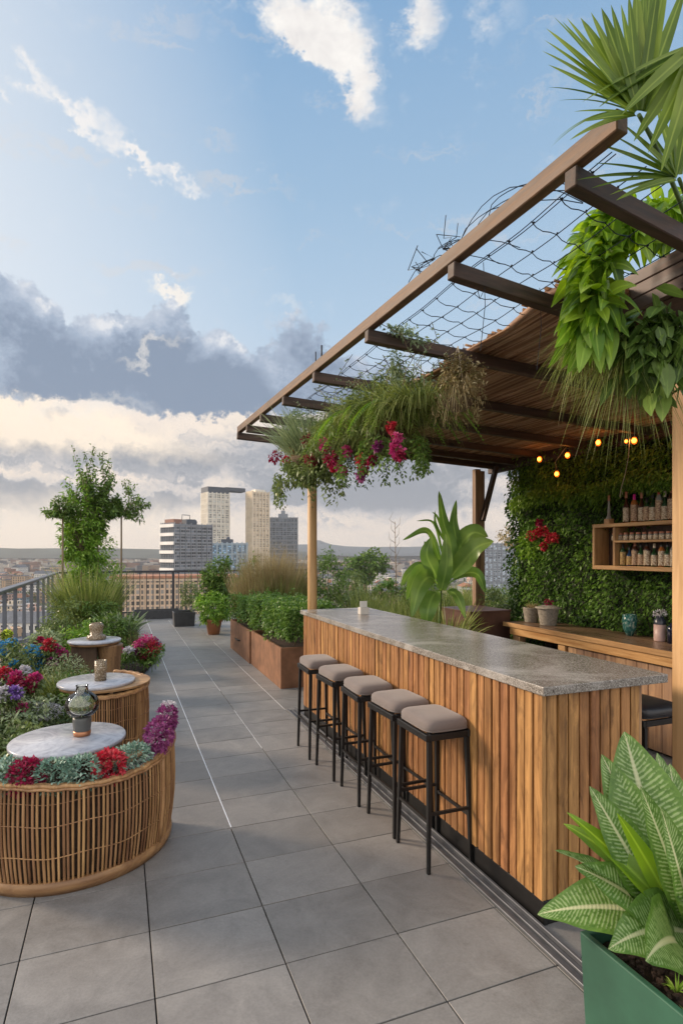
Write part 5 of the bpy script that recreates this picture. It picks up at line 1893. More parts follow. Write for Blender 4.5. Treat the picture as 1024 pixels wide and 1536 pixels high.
for (px, d, z, r, n, mm, nm, lab, cat) in (
        (95, 8.8, .55, (.38, .35, .42), 2600, 'olive', 'leafy_shrub', 'olive green rounded shrub against the left railing in front of the small trees', 'shrub'),
        (125, 8.3, .42, (.30, .28, .30), 1900, 'bright', 'leafy_shrub', 'bright green low shrub between the railing shrub and the farthest marble table', 'shrub'),
        (168, 8.9, .42, (.32, .3, .32), 2000, 'tree', 'leafy_shrub', 'dark leafed shrub behind the farthest marble table', 'shrub'),
        (150, 9.4, .6, (.35, .3, .4), 1800, 'tree', 'leafy_shrub', 'dark leafed shrub at the foot of the big grass clump', 'shrub'),
        (70, 8.0, .38, (.25, .3, .26), 1500, 'sage', 'leafy_shrub', 'greyish green shrub beside the railing behind the blue flowers', 'shrub'),
        (20, 6.2, .38, (.35, .3, .30), 1500, 'olive', 'leafy_shrub', 'dark shrub at the left edge behind the red and purple flowers', 'shrub'),
        (196, 9.9, .35, (.18, .5, .33), 1500, 'tree', 'leafy_shrub', 'narrow dark shrub right of the spiky plant at the bed edge', 'shrub'),
        (45, 6.9, .22, (.5, .35, .22), 1700, 'olive', 'leafy_shrub', 'low dark foliage under the blue flowers at left', 'shrub'),
        (18, 5.2, .22, (.45, .35, .20), 1700, 'sage', 'leafy_shrub', 'low grey green foliage under the purple ball flower at left', 'shrub'),
        (40, 4.35, .16, (.42, .3, .22), 1900, 'olive', 'leafy_shrub', 'dark foliage just behind the nearest marble table at left', 'shrub'),
        (110, 5.7, .26, (.22, .26, .24), 1500, 'box', 'leafy_shrub', 'small green mound between the two nearer marble tables', 'shrub')):
    q = at(px, d)
    shrub(nm, lab, cat, (q[0], q[1], 0), [('foliage', mm, lambda l, q=q, z=z, r=r, n=n: l.cloud((q[0], q[1], z), r, n, .06, .024, .35, .5, .45, clump=50))])
q4 = at(98, 5.9)
shrub('wispy_grass', 'soft yellow green wispy grass mound beside the second marble table', 'grass clump', (q4[0], q4[1], .05),
      [('grass', 'grass', lambda l: l.tuft((q4[0], q4[1], .15), 1500, .48, .005, .7, .3, 4, .2)), ('fine_leaves', 'sage', lambda l: l.cloud((q4[0], q4[1], .42), (.22, .24, .24), 1500, .035, .008, .2, .6, .5))])
q5 = at(196, 8.95)
shrub('leafy_shrub', 'low mown looking green mound under the magenta flowers at the walkway edge', 'shrub', (q5[0], q5[1], 0),
      [('foliage', 'box', lambda l: (l.cloud((q5[0] - .12, q5[1], .10), (.62, .5, .20), 5200, .035, .014, .3, .6, .7)))])

# single blooms in the bed, each a plant with its leaves
def flower(px, py, z, r, mm, lab, leaf='olive', n=260, L=.03, W=.022, flat=.9, group=None, name='flower_head'):
    p = on(px, py, z)
    t = thing(name, lab, 'flower', (p[0], p[1], .05), group=group)
    t.name = 'flowering_plant'
    ORIG[t.name] = (p[0], p[1], .05)
    bloom(t, (p[0], p[1], z), r, L_[mm], n, L, W, flat, 'petals', .8)
    lm = LM()
    lm.cloud((p[0], p[1], z - r * .7), (r * 1.5, r * 1.5, r * 1.1), 230, .055, .024, .3, .5, .2, clump=12)
    lm.build('leaves', L_[leaf], t)
    MB().tube([(p[0], p[1], .04), (p[0], p[1], z - r * .3)], .005, 5).build('stem', M['palmstem'], t)
    return t
FL = [(60, 992, .50, .105, 'blue', 'large blue flower head, biggest of the blue ones by the railing'), (47, 976, .60, .07, 'blue', 'blue flower head just above left of the biggest blue one'), (64, 976, .62, .065, 'blue', 'blue flower head right above the biggest blue one'),
      (20, 1000, .50, .055, 'blue', 'small blue flower head left of the biggest blue one'), (6, 972, .62, .10, 'blue', 'pale blue flower head at the left image edge by the railing'), (16, 964, .62, .06, 'blue', 'pale blue flower head under the lime green bloom'),
      (10, 952, .74, .05, 'ylime', 'lime green bloom on a tall stem at the left by the railing'),
      (60, 962, .68, .05, 'crimson', 'slender crimson bloom standing tallest left of the red ones'), (74, 968, .68, .075, 'red', 'red bloom behind the magenta ones by the railing'), (84, 975, .62, .065, 'magenta', 'magenta bloom left of its paler neighbour above the dark leaves'),
      (93, 980, .58, .06, 'magenta', 'magenta bloom rightmost in the bouquet by the railing'), (78, 993, .50, .055, 'purple', 'purple bloom below the magenta ones'), (92, 991, .50, .05, 'crimson', 'crimson bloom low on the right of the bouquet by the railing'),
      (6, 1011, .52, .07, 'red', 'scarlet bloom at the left image edge above the white ones'), (24, 1016, .50, .055, 'magenta', 'pink bloom crowning the big red clump on its left'), (52, 1017, .50, .05, 'magenta', 'pink bloom crowning the big red clump on its right'),
      (26, 1027, .45, .085, 'crimson', 'dark red bloom forming the left of the big red clump'), (44, 1026, .46, .08, 'crimson', 'dark red bloom forming the right of the big red clump'), (37, 1040, .36, .07, 'crimson', 'dark red bloom lowest in the big red clump'),
      (22, 1039, .46, .062, 'violet', 'violet ball shaped flower head in front of the red clump'), (3, 1041, .46, .06, 'white', 'white flower head beside the violet ball at the left edge'), (8, 1020, .46, .065, 'white', 'cream flower head under the scarlet one'),
      (38, 1008, .48, .055, 'white', 'pale grey flower head behind the big red clump'), (32, 1063, .30, .045, 'magenta', 'small magenta bloom in front of the pale log shaped clump'),
      (222, 962, .46, .11, 'magenta', 'magenta bloom on top of the bouquet at the walkway edge'), (228, 972, .38, .12, 'red', 'red bloom on the right of the bouquet at the walkway edge'), (212, 966, .44, .08, 'magenta', 'pinkish bloom on the left of the bouquet at the walkway edge'),
      (203, 975, .36, .07, 'purple', 'purple bloom low on the left of the bouquet at the walkway edge'), (216, 981, .30, .08, 'crimson', 'crimson bloom lowest in the bouquet at the walkway edge'), (181, 980, .32, .07, 'magenta', 'lone magenta bloom left of the walkway edge bouquet'),
      (193, 976, .38, .06, 'white', 'silvery bloom between the lone magenta one and the bouquet'), (233, 964, .42, .07, 'purple', 'violet red bloom at the far right of the walkway edge bouquet')]
L_['ylime'] = leafm('lime_petals', (.25, .35, .02), (.42, .52, .05), (.6, .66, .15), .25, .6)
for px, py, z, r, mm, lab in FL:
    flower(px, py, z, r, mm, lab, 'olive' if px < 150 else 'box')
o = fluff('pale_flower_clump', '', '', on(48, 1066, .24), (.27, .085, .075), L_['white'], 1500, .022, .008, R(-22))
tag(o, 'long low clump of tiny whitish flowers lying behind the nearest marble table', 'flowers')
o = fluff('cover_mound', '', '', on(50, 1082, .14), (.35, .12, .09), L_['cover'], 1400, .03, .012, R(-22))
tag(o, 'dark low green mound in front of the long whitish flower clump', 'plant')
stone = thing('edging_stone', 'row of small brown edging stones just beyond the nearest marble table', 'edging', (-.6, 4.5, 0))
for k in range(7):
    mb = MB()
    mb.cbox((-1.05 + k * .12, 4.02 + k * .10, .05), (.11, .07, .10), rnd.uniform(.4, .9))
    mb.build('stone', plain('edging_brown', (.16, .10, .07), .8, 0, .4, 10, .4) if k == 0 else bpy.data.materials['edging_brown'], stone, .015, 2)

# dark planter trough in front of the far railing, behind the left bed
tt = thing('trough_planter', 'low dark grey trough against the far railing', 'planter', (.75, 15.5, 0))
tub(.35, 1.5, 15.3, 15.7, .22, .03, 1, M['blackpot'], tt, 'trough')
# ================================================================ right of the walkway
def corten(name, label, x0, x1, y0, y1, h, plants, m=None, group=None, handle=False):
    t = thing(name, label, 'planter box', ((x0 + x1) / 2, (y0 + y1) / 2, 0), group=group)
    tub(x0, x1, y0, y1, h, .03, 1, m or M['corten'], t, 'box', .003)
    MB().box(x0 + .031, x1 - .031, y0 + .031, y1 - .031, h - .088, h - .05).build('soil', M['soil'], t)
    if handle:
        yy_ = y0 + (y1 - y0) * .55
        MB().tube([(x0 - .002, yy_ - .16, h * .50), (x0 - .02, yy_ - .15, h * .50), (x0 - .02, yy_ + .15, h * .47), (x0 - .002, yy_ + .16, h * .47)], .012, 6).build('handle', M['black'], t)
    return t
corten('planter_box', 'long rust brown planter box nearer the bar, in front of its twin', 1.88, 2.65, 6.92, 8.62, .51, 0)
corten('planter_box', 'rust brown planter box with a dark handle, farther of the long pair', 1.86, 2.65, 8.66, 10.25, .51, 0, handle=True)
def hedge(label, x0, x1, y0, y1, z0, z1, n, mm='box', name='boxwood_hedge'):
    t = thing(name, label, 'hedge', ((x0 + x1) / 2, (y0 + y1) / 2, z0))
    lm = LM()
    P = rs.uniform(-1, 1, (n, 3))
    ax = rs.randint(0, 3, n)
    sgn = np.where(rs.uniform(size=n) < .6, 1, -1)
    shell = rs.uniform(size=n) < .75
    for k in range(3):
        mk = (ax == k) & shell
        P[mk, k] = np.where(k == 2, 1, sgn[mk]) * rs.uniform(.8, 1.02, mk.sum())
    c = np.array([(x0 + x1) / 2, (y0 + y1) / 2, (z0 + z1) / 2])
    h = np.array([(x1 - x0) / 2, (y1 - y0) / 2, (z1 - z0) / 2])
    nn = np.clip(np.linalg.norm(P[:, :2], axis=1) - .9, 0, 1)
    P[:, 2] -= nn * .15
    lump = 1 + .16 * np.sin(P[:, 1] * h[1] * 7) * np.sin(P[:, 0] * 3 + 1) + .10 * np.sin(P[:, 1] * h[1] * 15 + P[:, 0] * 8)
    W_ = c + P * h * np.stack([lump, np.ones(n), lump], -1)
    D = unit(P) * .6 + rs.normal(0, .6, (n, 3)) + np.array([0, 0, .2])
    lm.blades(W_, D, rs.uniform(.03, .065, n), .028, .25, 2, 'leaf', .15)
    for k in range(46):
        sx_, sy_ = rnd.uniform(x0 - .02, x1), rnd.uniform(y0, y1)
        hh = rnd.uniform(.05, .22)
        m = 26
        f = rs.uniform(0, 1, (m, 1))
        e_ = np.array([rnd.uniform(-.06, .06), rnd.uniform(-.06, .06), hh])
        lm.blades(np.array([sx_, sy_, z1 - .08]) + e_ * f + rs.normal(0, .012, (m, 3)), rs.normal(0, .6, (m, 3)) + np.array([0, 0, .5]), rs.uniform(.03, .06, m), .024, .25, 2, 'leaf', .15)
    lm.build('foliage', L_[mm], t)
    mb = MB()
    for k in range(7):
        x, y = x0 + (x1 - x0) * rnd.uniform(.3, .7), y0 + (y1 - y0) * (k + .5) / 7
        mb.tube([(x, y, z0 - .12), (x + rnd.uniform(-.1, .1), y, z1 - .1)], .012, 5)
    mb.build('stems', M['bark'], t)
    return t
hedge('clipped boxwood hedge in the rust planter nearer the bar', 1.90, 2.66, 6.90, 8.64, .60, 1.0, 12000)
hedge('clipped boxwood hedge in the farther rust planter', 1.90, 2.66, 8.7, 10.25, .60, .94, 9000)
g1 = at(410, 10.6)
shrub('pampas_grass', 'tall straw coloured feathery grass behind the boxwood hedge', 'grass clump', (g1[0], g1[1], .0),
      [('grass', 'dry', lambda l: [l.tuft((g1[0] + dx, g1[1] + dy, .4), nn, hh, .008, .34, .18, 5, .2) for dx, dy, nn, hh in ((-.45, -.1, 1000, 1.25), (-.12, .1, 1400, 1.62), (.22, 0, 1300, 1.5), (.5, .15, 900, 1.2))]),
       ('green_base', 'grass', lambda l: l.tuft((g1[0] + .1, g1[1], .4), 1100, 1.25, .011, .5, .3, 5, .35)),
       ('seed_heads', 'dry', lambda l: l.cloud((g1[0], g1[1], 1.35), (.6, .4, .55), 2600, .035, .010, .3, .5, .1, clump=80))])
g2 = at(372, 11.6)
shrub('leafy_shrub', 'dark upright shrub left of the straw coloured grass', 'shrub', (g2[0], g2[1], 0),
      [('foliage', 'tree', lambda l: l.cloud((g2[0], g2[1], 1.0), (.32, .3, .6), 2400, .07, .03, .35, .5, .4, clump=60))])
# terracotta pot
tp_ = on(320, 953, 0)
tp_ = (tp_[0] + .03, tp_[1] + .15, 0)
t = thing('terracotta_pot', 'round terracotta pot standing on the walkway before the rust planters', 'plant pot', tp_)
MB().lathe(tp_, [(.001, 0), (.115, 0), (.165, .26), (.185, .265), (.19, .32), (.165, .32), (.15, .27), (.001, .26)], 28).build('pot', M['terracotta'], t)
shrub('bushy_plant', 'rounded bright green bush growing in the terracotta pot', 'plant', (tp_[0], tp_[1], .28),
      [('foliage', 'bright', lambda l: (l.cloud((tp_[0], tp_[1], .55), (.36, .36, .32), 3600, .06, .03, .3, .6, .55, clump=60)))])
g3 = at(326, 12.6)
shrub('cone_shrub', 'dark green upright leafy shrub rising behind the terracotta pot', 'shrub', (g3[0], g3[1], 0),
      [('foliage', 'tree', lambda l: (l.cloud((g3[0], g3[1], 1.1), (.30, .3, .55), 3000, .09, .04, .35, .5, .4, clump=40), l.cloud((g3[0], g3[1], .6), (.5, .4, .5), 2600, .07, .03, .3, .5, .5, clump=50)))])
bbp = on(277, 940, 0)
t = thing('black_planter', 'square charcoal planter box standing left of the terracotta pot', 'planter', (bbp[0], bbp[1] + .2, 0))
tub(bbp[0] - .24, bbp[0] + .24, bbp[1], bbp[1] + .45, .32, .03, .92, M['blackpot'], t, 'box')
shrub('wispy_shrub', 'thin greyish shrub in the square charcoal planter', 'shrub', (bbp[0], bbp[1] + .2, .3),
      [('foliage', 'olive', lambda l: l.cloud((bbp[0] + .12, bbp[1] + .3, .75), (.26, .26, .5), 1500, .06, .018, .3, .6, .3, clump=50))])

# planters and beds behind the bar
corten('planter_box', 'low long rust planter behind the far end of the bar', 3.0, 6.6, 9.6, 10.2, .62, 0, M['corten_dark'])
corten('planter_box', 'tall dark rusted steel box at the end of the back counter', 3.78, 4.34, 5.62, 6.25, 1.0, 0, M['corten_dark'])
bpy.data.objects[-1] if False else None
MB__ = MB().box(3.77, 4.35, 5.61, 6.26, 1.001, 1.02)
lid = MB__.build('box_lid', M['corten_dark'], None, .003)
tag(lid, 'flat dark steel lid lying on the tall rusted box', 'lid')
for (px, d, z, r, n, mm, lab) in ((492, 10.8, 1.15, (.42, .4, .62), 3000, 'tree', 'dark green bushy shrub just right of the pale round post'),
                                  (520, 11.4, .95, (.45, .4, .42), 2200, 'olive', 'olive shrub between the post and the low planter'),
                                  (545, 10.2, .85, (.35, .25, .25), 1500, 'cover', 'reddish green low growth in the planter behind the bar'),
                                  (578, 10.4, 1.0, (.24, .2, .26), 1300, 'box', 'small rounded green plant in the low planter left of the big leafy plant'),
                                  (612, 10.3, .95, (.4, .25, .22), 1500, 'olive', 'low shrub in the planter directly behind the big leafy plant'),
                                  (640, 9.0, 1.05, (.4, .3, .45), 2200, 'tree', 'dark shrub hidden behind the big strap leaved plant')):
    q = at(px, d)
    shrub('leafy_shrub', lab, 'shrub', (q[0], q[1], 0), [('foliage', mm, lambda l, q=q, z=z, r=r, n=n: l.cloud((q[0], q[1], z), r, n, .06, .024, .35, .5, .45, clump=60))])
kind(MB().box(3.5, 7.4, 6.7, 9.4, .003, .45).build('garden_bed', M['soil'], None), 'structure')
lm = LM()
n = 9000
B = np.stack([rs.uniform(3.6, 7.2, n), rs.uniform(6.75, 9.3, n), np.full(n, .42)], -1)
D = np.stack([rs.normal(0, .32, n), rs.normal(0, .32, n), np.ones(n)], -1)
hh = .80 + .22 * np.sin(B[:, 0] * 3.1) * np.sin(B[:, 1] * 2.7)
lm.blades(B, D, hh * rs.uniform(.6, 1.25, n), .011, .25, 4, 'grass')
o = lm.build('meadow_grass', L_['grass'])
kind(o, 'stuff')
tag(o, 'loose green meadow grass growing behind the back post and steel box', 'grass')
for (px, d, z, r, n, mm, lab) in ((745, 7.6, .95, (.35, .3, .30), 1500, 'olive', 'leafy clump in the meadow grass just right of the back post'), (795, 7.7, .95, (.45, .3, .32), 1800, 'dryg', 'brownish leafy clump in front of the left edge of the ivy wall'),
                                  (770, 8.2, 1.0, (.5, .3, .30), 1700, 'tree', 'green clump in the meadow grass between the back post and the ivy wall')):
    q = at(px, d)
    mm2 = 'sage' if mm == 'dryg' else mm
    shrub('leafy_shrub', lab, 'shrub', (q[0], q[1], .4), [('foliage', mm2, lambda l, q=q, z=z, r=r, n=n: l.cloud((q[0], q[1], z), r, n, .055, .02, .35, .5, .45, clump=60))])
q = at(768, 9.4)
shrub('leafy_shrub', 'thin bare looking shrub with small reddish leaves by the left edge of the ivy wall', 'shrub', (q[0], q[1], .4),
      [('foliage', 'dry', lambda l: l.cloud((q[0], q[1], 1.95), (.28, .25, .18), 420, .05, .025, .3, .5, .2, clump=22))], [([(q[0], q[1], .4), (q[0] + .05, q[1], 1.9)], .012, .005)])
bloom(bpy.data.objects[ORIG and 'leafy_shrub'], (q[0] - .5, q[1] - .2, 1.32), .10, L_['crimson'], 60, .04, .03) if False else None

# big strap leaved plant behind the bar
cn = thing('strap_leaf_plant', 'big plant with long upright strap leaves behind the middle of the bar', 'plant', (3.26, 5.42, 0))
MB().lathe((3.26, 5.42, 0), [(.001, 0), (.20, 0), (.25, .5), (.27, .5), (.27, .55), (.23, .55), (.2, .5), (.001, .5)], 28).build('pot', M['blackpot'], cn)
root = np.array([3.26, 5.42, .55])
def ribbon(lm, pts, w, N, n=22, fold=.3, prof='petiole'):
    """leaf blade whose midrib runs through the given points"""
    P0 = [np.array(p, float) for p in pts]
    P0 = [2 * P0[0] - P0[1]] + P0 + [2 * P0[-1] - P0[-2]]
    C_ = []
    m = len(P0) - 3
    for i in range(n + 1):
        s_ = i / n * m
        k = min(int(s_), m - 1)
        f = s_ - k
        a_, b_, c_, d_ = P0[k:k + 4]
        C_.append(.5 * (2 * b_ + (c_ - a_) * f + (2 * a_ - 5 * b_ + 4 * c_ - d_) * f * f + (3 * b_ - a_ - 3 * c_ + d_) * f ** 3))
    C_ = np.array(C_)
    T = unit(np.gradient(C_, axis=0))
    S = unit(np.cross(T, np.tile(N, (n + 1, 1))))
    Nn = np.cross(S, T)
    t_ = np.linspace(0, 1, n + 1)
    ww = w * .5 * PROFS[prof](t_)
    ww[-1] = .001
    wv = np.sin(t_ * 17 + w * 90) * w * .05
    V = np.stack([C_ - S * ww[:, None] + Nn * (fold * ww + wv)[:, None], C_, C_ + S * ww[:, None] + Nn * (fold * ww - wv)[:, None]], 1)
    idx = np.arange((n + 1) * 3).reshape(n + 1, 3)
    f_ = np.stack([idx[:-1, :-1], idx[:-1, 1:], idx[1:, 1:], idx[1:, :-1]], -1).reshape(-1, 4)
    U = np.stack([np.tile([0, .5, 1], (n + 1, 1)), np.tile(t_[:, None], (1, 3))], -1)
    lm.V.append(V.reshape(-1, 3))
    lm.U.append(U.reshape(-1, 2))
    lm.F.append(f_ + lm.n)
    lm.n += V.size // 3
S0 = (662, 884)
lv = [([S0, (676, 827), (665, 783), (658, 737)], .150, (0, 0, .05, .1), 'long'), ([S0, (683, 823), (680, 783), (684, 750)], .125, (.05, .1, .15, .15), 'long'),
      ([S0, (686, 853), (714, 822), (741, 812)], .21, (0, -.1, -.25, -.35), 'petiole'), ([S0, (684, 829), (708, 800), (732, 806)], .22, (.1, .15, .1, 0), 'petiole'),
      ([S0, (651, 858), (640, 832), (646, 806)], .16, (0, -.1, -.15, -.15), 'petiole'), ([S0, (638, 858), (622, 868), (609, 900)], .16, (0, -.15, -.25, -.3), 'petiole'),
      ([S0, (645, 866), (629, 882), (617, 926)], .18, (.0, -.25, -.4, -.45), 'petiole'), ([(663, 830), (650, 785), (624, 781)], .035, (.1, .1, .1), 'long'),
      ([(659, 840), (640, 797), (604, 810)], .085, (0, 0, 0), 'long'), ([S0, (650, 893), (642, 914), (639, 942)], .19, (-.1, -.3, -.4, -.4), 'petiole'),
      ([S0, (684, 893), (698, 928)], .10, (-.05, -.2, -.25), 'petiole'), ([S0, (670, 845), (668, 800)], .16, (-.1, -.15, -.15), 'long'), ([S0, (652, 842), (636, 812)], .13, (.15, .2, .25), 'petiole'),
      ([S0, (693, 862), (716, 862), (728, 890)], .13, (.15, .25, .3, .3), 'petiole'), ([S0, (634, 850), (612, 862), (601, 880)], .11, (.2, .3, .35, .35), 'petiole'), ([(664, 800), (655, 775), (648, 768)], .03, (.1, .1, .1), 'long'),
      ([(665, 810), (653, 786), (652, 766)], .035, (.1, .1, .1), 'long')]
for pts_, w_, dd_l, pf in lv:
    lm = LM()
    P_ = [at(px, 6.25 + q_, zat(py, 6.25 + q_)) for (px, py), q_ in zip(pts_, dd_l)]
    ribbon(lm, P_, w_, -bk_ * .9 + upv * .45 + rt_ * rnd.uniform(-.4, .4), prof=pf)
    lm.build('leaf', L_['canna'], cn)
MB().tube([(3.26, 5.42, .5), (3.26, 5.43, 1.0), (3.27, 5.42, 1.34)], .022, 8, .014).build('stem', M['palmstem'], cn)
lm = LM()
lm.tuft((3.35, 5.40, .6), 260, .75, .014, .8, .5, 6, .12, 'long')
lm.build('thin_leaves', L_['grass'], cn)
# bare twig tree far right of the post
q = at(592, 13.0)
t = thing('bare_sapling', 'leafless thin sapling standing beyond the rust planter left of the big strap leaved plant', 'tree', (q[0], q[1], 0))
MB().tube([(q[0], q[1], 0), (q[0] + .03, q[1], 1.2), (q[0], q[1], 2.4)], .016, 6, .005).build('trunk', M['bark'], t)
for k in range(11):
    z = 1.25 + k * .11
    s_ = 1 if k % 2 else -1
    MB().tube([(q[0] + .01, q[1], z), (q[0] + s_ * .10, q[1] + rnd.uniform(-.1, .1), z + .10), (q[0] + s_ * (.13 - .004 * k), q[1] + rnd.uniform(-.1, .1), z + .26)], .007, 5, .002).build('branch', M['bark'], t)
# ================================================================ railings
rl = thing('railing', 'grey terrace railing with broad handrail and flat uprights along the left side', 'railing', (-1.46, 9.5, 0))
MB().box(-1.53, -1.41, 4.6, 15.98, 1.155, 1.205).build('handrail', M['railing'], rl, .012, 3)
MB().box(-1.49, -1.45, 4.6, 15.98, .10, .13).build('bottom_rail', M['raildark'], rl)
y = 4.65
while y < 15.9:
    MB().box(-1.495, -1.445, y, y + .028, .131, 1.1545).build('upright', M['railing'], rl)
    y += .88
fr = thing('railing', 'dark terrace railing with thin close bars across the far end of the walkway', 'railing', (1.0, 16.0, 0))
MB().box(-1.40, 6.6, 16.0, 16.07, 1.16, 1.215).build('handrail', M['raildark'], fr, .006)
MB().box(-1.40, 6.6, 16.01, 16.05, .10, .14).build('bottom_rail', M['raildark'], fr)
k = 0
x = -1.3
while x < 6.5:
    if k % 8 == 0:
        MB().box(x, x + .06, 16.0, 16.06, .0, 1.1595).build('post', M['raildark'], fr)
    else:
        MB().box(x, x + .018, 16.02, 16.04, .1405, 1.1595).build('bar', M['raildark'], fr)
    x += .165
    k += 1
# ================================================================ far setting
GZ = -42.0
def groundmat():
    m, t, b, out = newmat('city_ground_mat')
    v, g = coords(t)
    n1 = t.noise(v, .012, 8, .7)
    n2 = t.noise(v, .0025, 4, .6)
    c = t.ramp(n1.outputs[0], [(.35, (.05, .06, .035)), (.5, (.13, .115, .09)), (.62, (.30, .22, .15)), (.75, (.38, .33, .28))])
    c = t.mix(t.ramp(n2.outputs[0], [(.42, (0, 0, 0)), (.58, (.8, .8, .8))]), c, (.06, .065, .05))
    t.k(c, b.inputs['Base Color'])
    b.inputs['Roughness'].default_value = .95
    return m
n = 40
kind(MB().box(-3900, 3900, -300, 4000, GZ - 2, GZ).build('city_ground', groundmat(), None), 'structure')

def ridge(name, pts, thick, mat):
    """hill line: list of (px, top py, d) unprojected at its true distance; slopes fall away on both sides"""
    mb = MB()
    vs, fs = [], []
    m = 5
    for (px, py, d) in pts:
        for q in range(m):
            f = (q / (m - 1) - .35) * 2
            p = at(px, d + thick * f)
            h = (zat(py, d) - GZ) * max(0, 1 - abs(f) / 1.35 if q != 1 else 1)
            p0 = at(px, d)
            vs.append((p[0] + rnd.uniform(-8, 8), p[1] + rnd.uniform(-8, 8), GZ - 1 + max(0, (zat(py, d) - GZ + 1) * (1, .0, 0, 0, 0)[0] * max(0., 1 - abs(f)))))
    for i in range(len(pts) - 1):
        for q in range(m - 1):
            fs.append((i * m + q, (i + 1) * m + q, (i + 1) * m + q + 1, i * m + q + 1))
    mb.add(vs, fs, True)
    return kind(mb.build(name, mat, None), 'structure')
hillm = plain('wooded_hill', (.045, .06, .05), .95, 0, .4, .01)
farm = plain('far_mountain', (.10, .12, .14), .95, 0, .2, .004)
def rline(p0, p1, y0, y1, step, amp, d, seed):
    r_ = random.Random(seed)
    out, px = [], p0
    while px <= p1:
        f = (px - p0) / (p1 - p0)
        out.append((px, y0 + (y1 - y0) * f + amp * math.sin(px * .021 + seed) + r_.uniform(-amp, amp) * .5, d))
        px += step
    return out
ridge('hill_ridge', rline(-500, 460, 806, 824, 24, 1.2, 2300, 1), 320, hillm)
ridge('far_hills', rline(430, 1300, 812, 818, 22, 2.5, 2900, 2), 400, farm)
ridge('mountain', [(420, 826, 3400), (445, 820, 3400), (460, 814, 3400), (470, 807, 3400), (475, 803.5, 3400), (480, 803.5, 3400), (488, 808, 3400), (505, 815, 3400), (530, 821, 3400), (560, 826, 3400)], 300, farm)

# ---- city towers
def facade(name, wall, glass, fx, fz, mort=.3):
    m, t, b, out = newmat(name)
    tc = t.n('ShaderNodeTexCoord')
    sx = t.n('ShaderNodeSeparateXYZ')
    t.k(tc.outputs['Object'], sx.inputs[0])
    s = t.math('ADD', sx.outputs[0], t.math('MULTIPLY', sx.outputs[1], 1.0))
    cb = t.n('ShaderNodeCombineXYZ')
    t.k(t.math('MULTIPLY', s, fx), cb.inputs[0])
    t.k(t.math('MULTIPLY', sx.outputs[2], fz), cb.inputs[1])
    fl = t.n('ShaderNodeVectorMath', operation='FLOOR')
    t.k(cb.outputs[0], fl.inputs[0])
    wn = t.n('ShaderNodeTexWhiteNoise')
    t.k(fl.outputs[0], wn.inputs['Vector'])
    fu = t.math('FRACT', t.math('MULTIPLY', s, fx))
    fv = t.math('FRACT', t.math('MULTIPLY', sx.outputs[2], fz))
    win = t.math('MULTIPLY', t.math('GREATER_THAN', fu, mort), t.math('GREATER_THAN', fv, .35))
    gc = t.ramp(wn.outputs['Value'], [(.1, tuple(g * .4 for g in glass)), (.6, glass), (.95, tuple(min(1, g * 2.2) for g in glass))])
    t.k(t.mix(win, wall, gc), b.inputs['Base Color'])
    t.k(t.math('SUBTRACT', .8, t.math('MULTIPLY', win, .62)), b.inputs['Roughness'])
    return m
def tower(label, px0, px1, pyt, d, depth, rz, wallm, slabm, floors, piers, crown=None, name='tower', pw=.45):
    p0, p1 = at(px0, d), at(px1, d)
    w = math.hypot(p1[0] - p0[0], p1[1] - p0[1])
    va = rz + math.atan(((px0 + px1) / 2 - CXP) / FPX)
    w = w / (abs(math.cos(va)) + abs(math.sin(va)) * depth)
    dp_ = w * depth
    c = ((p0[0] + p1[0]) / 2, (p0[1] + p1[1]) / 2, GZ)
    top = zat(pyt, d) - GZ
    t = thing(name, label, 'tower' if top > 50 else 'building', (c[0], c[1], GZ), -YAW + rz)
    o0 = ORIG[t.name]
    def L(mb, nm, m, **k):
        mb.v = [(x + o0[0], y + o0[1], z + o0[2]) for x, y, z in mb.v]
        return mb.build(nm, m, t, **k)
    L(MB().box(-w / 2, w / 2, -dp_ / 2, dp_ / 2, 0, top), 'facade', wallm)
    for k in range(floors):
        z = top * .0 + (top) * (k + 1) / (floors + 0) - .5
        L(MB().box(-w / 2 - .35, w / 2 + .35, -dp_ / 2 - .35, dp_ / 2 + .35, z - .45, z + .25), 'floor_slab', slabm)
    for k in range(piers):
        x = -w / 2 + w * k / (piers - 1)
        L(MB().box(x - pw, x + pw, -dp_ / 2 - .6, -dp_ / 2 - .05, 0, top + .6), 'pier', slabm)
        L(MB().box(-w / 2 - .6, -w / 2 - .05, -dp_ / 2 + dp_ * (k + .5) / piers - pw, -dp_ / 2 + dp_ * (k + .5) / piers + pw, 0, top + .6), 'pier', slabm)
    return t, w, dp_, top, L
cream_s = plain('cream_concrete', (.76, .71, .62), .7, 0, .1, .2)
tan_s = plain('tan_concrete', (.74, .63, .48), .7, 0, .1, .2)  # plain tan base colour
grey_s = plain('grey_concrete', (.26, .28, .31), .7, 0, .1, .2)
white_s = plain('white_concrete', (.82, .80, .77), .7, 0, .1, .2)
dark_s = plain('dark_parapet', (.07, .085, .11), .5, 0, .1, .2)
t, w, dd_, top, L = tower('tall cream tower with glass bays, left of the linked pair', 302, 343, 741, 420, .8, .62, facade('tower_bays', (.70, .65, .56), (.30, .31, .30), .75, .62), cream_s, 24, 6)
L(MB().box(-w / 2, w / 2, -dd_ / 2, dd_ / 2, top + .01, top + 4.5), 'crown', dark_s)
L(MB().box(w / 2 - 2.2, w / 2 + 13.6, -dd_ / 2 + 1, dd_ / 2 - 3, top + 2.2, top + 5.0), 'sky_bridge', dark_s)
t, w, dd_, top, L = tower('tall tan tower with warm vertical bays, right of the linked pair', 369, 403, 739, 420, .8, .62, facade('tower_bays_warm', (.72, .58, .42), (.32, .28, .23), .8, .62), tan_s, 24, 6)
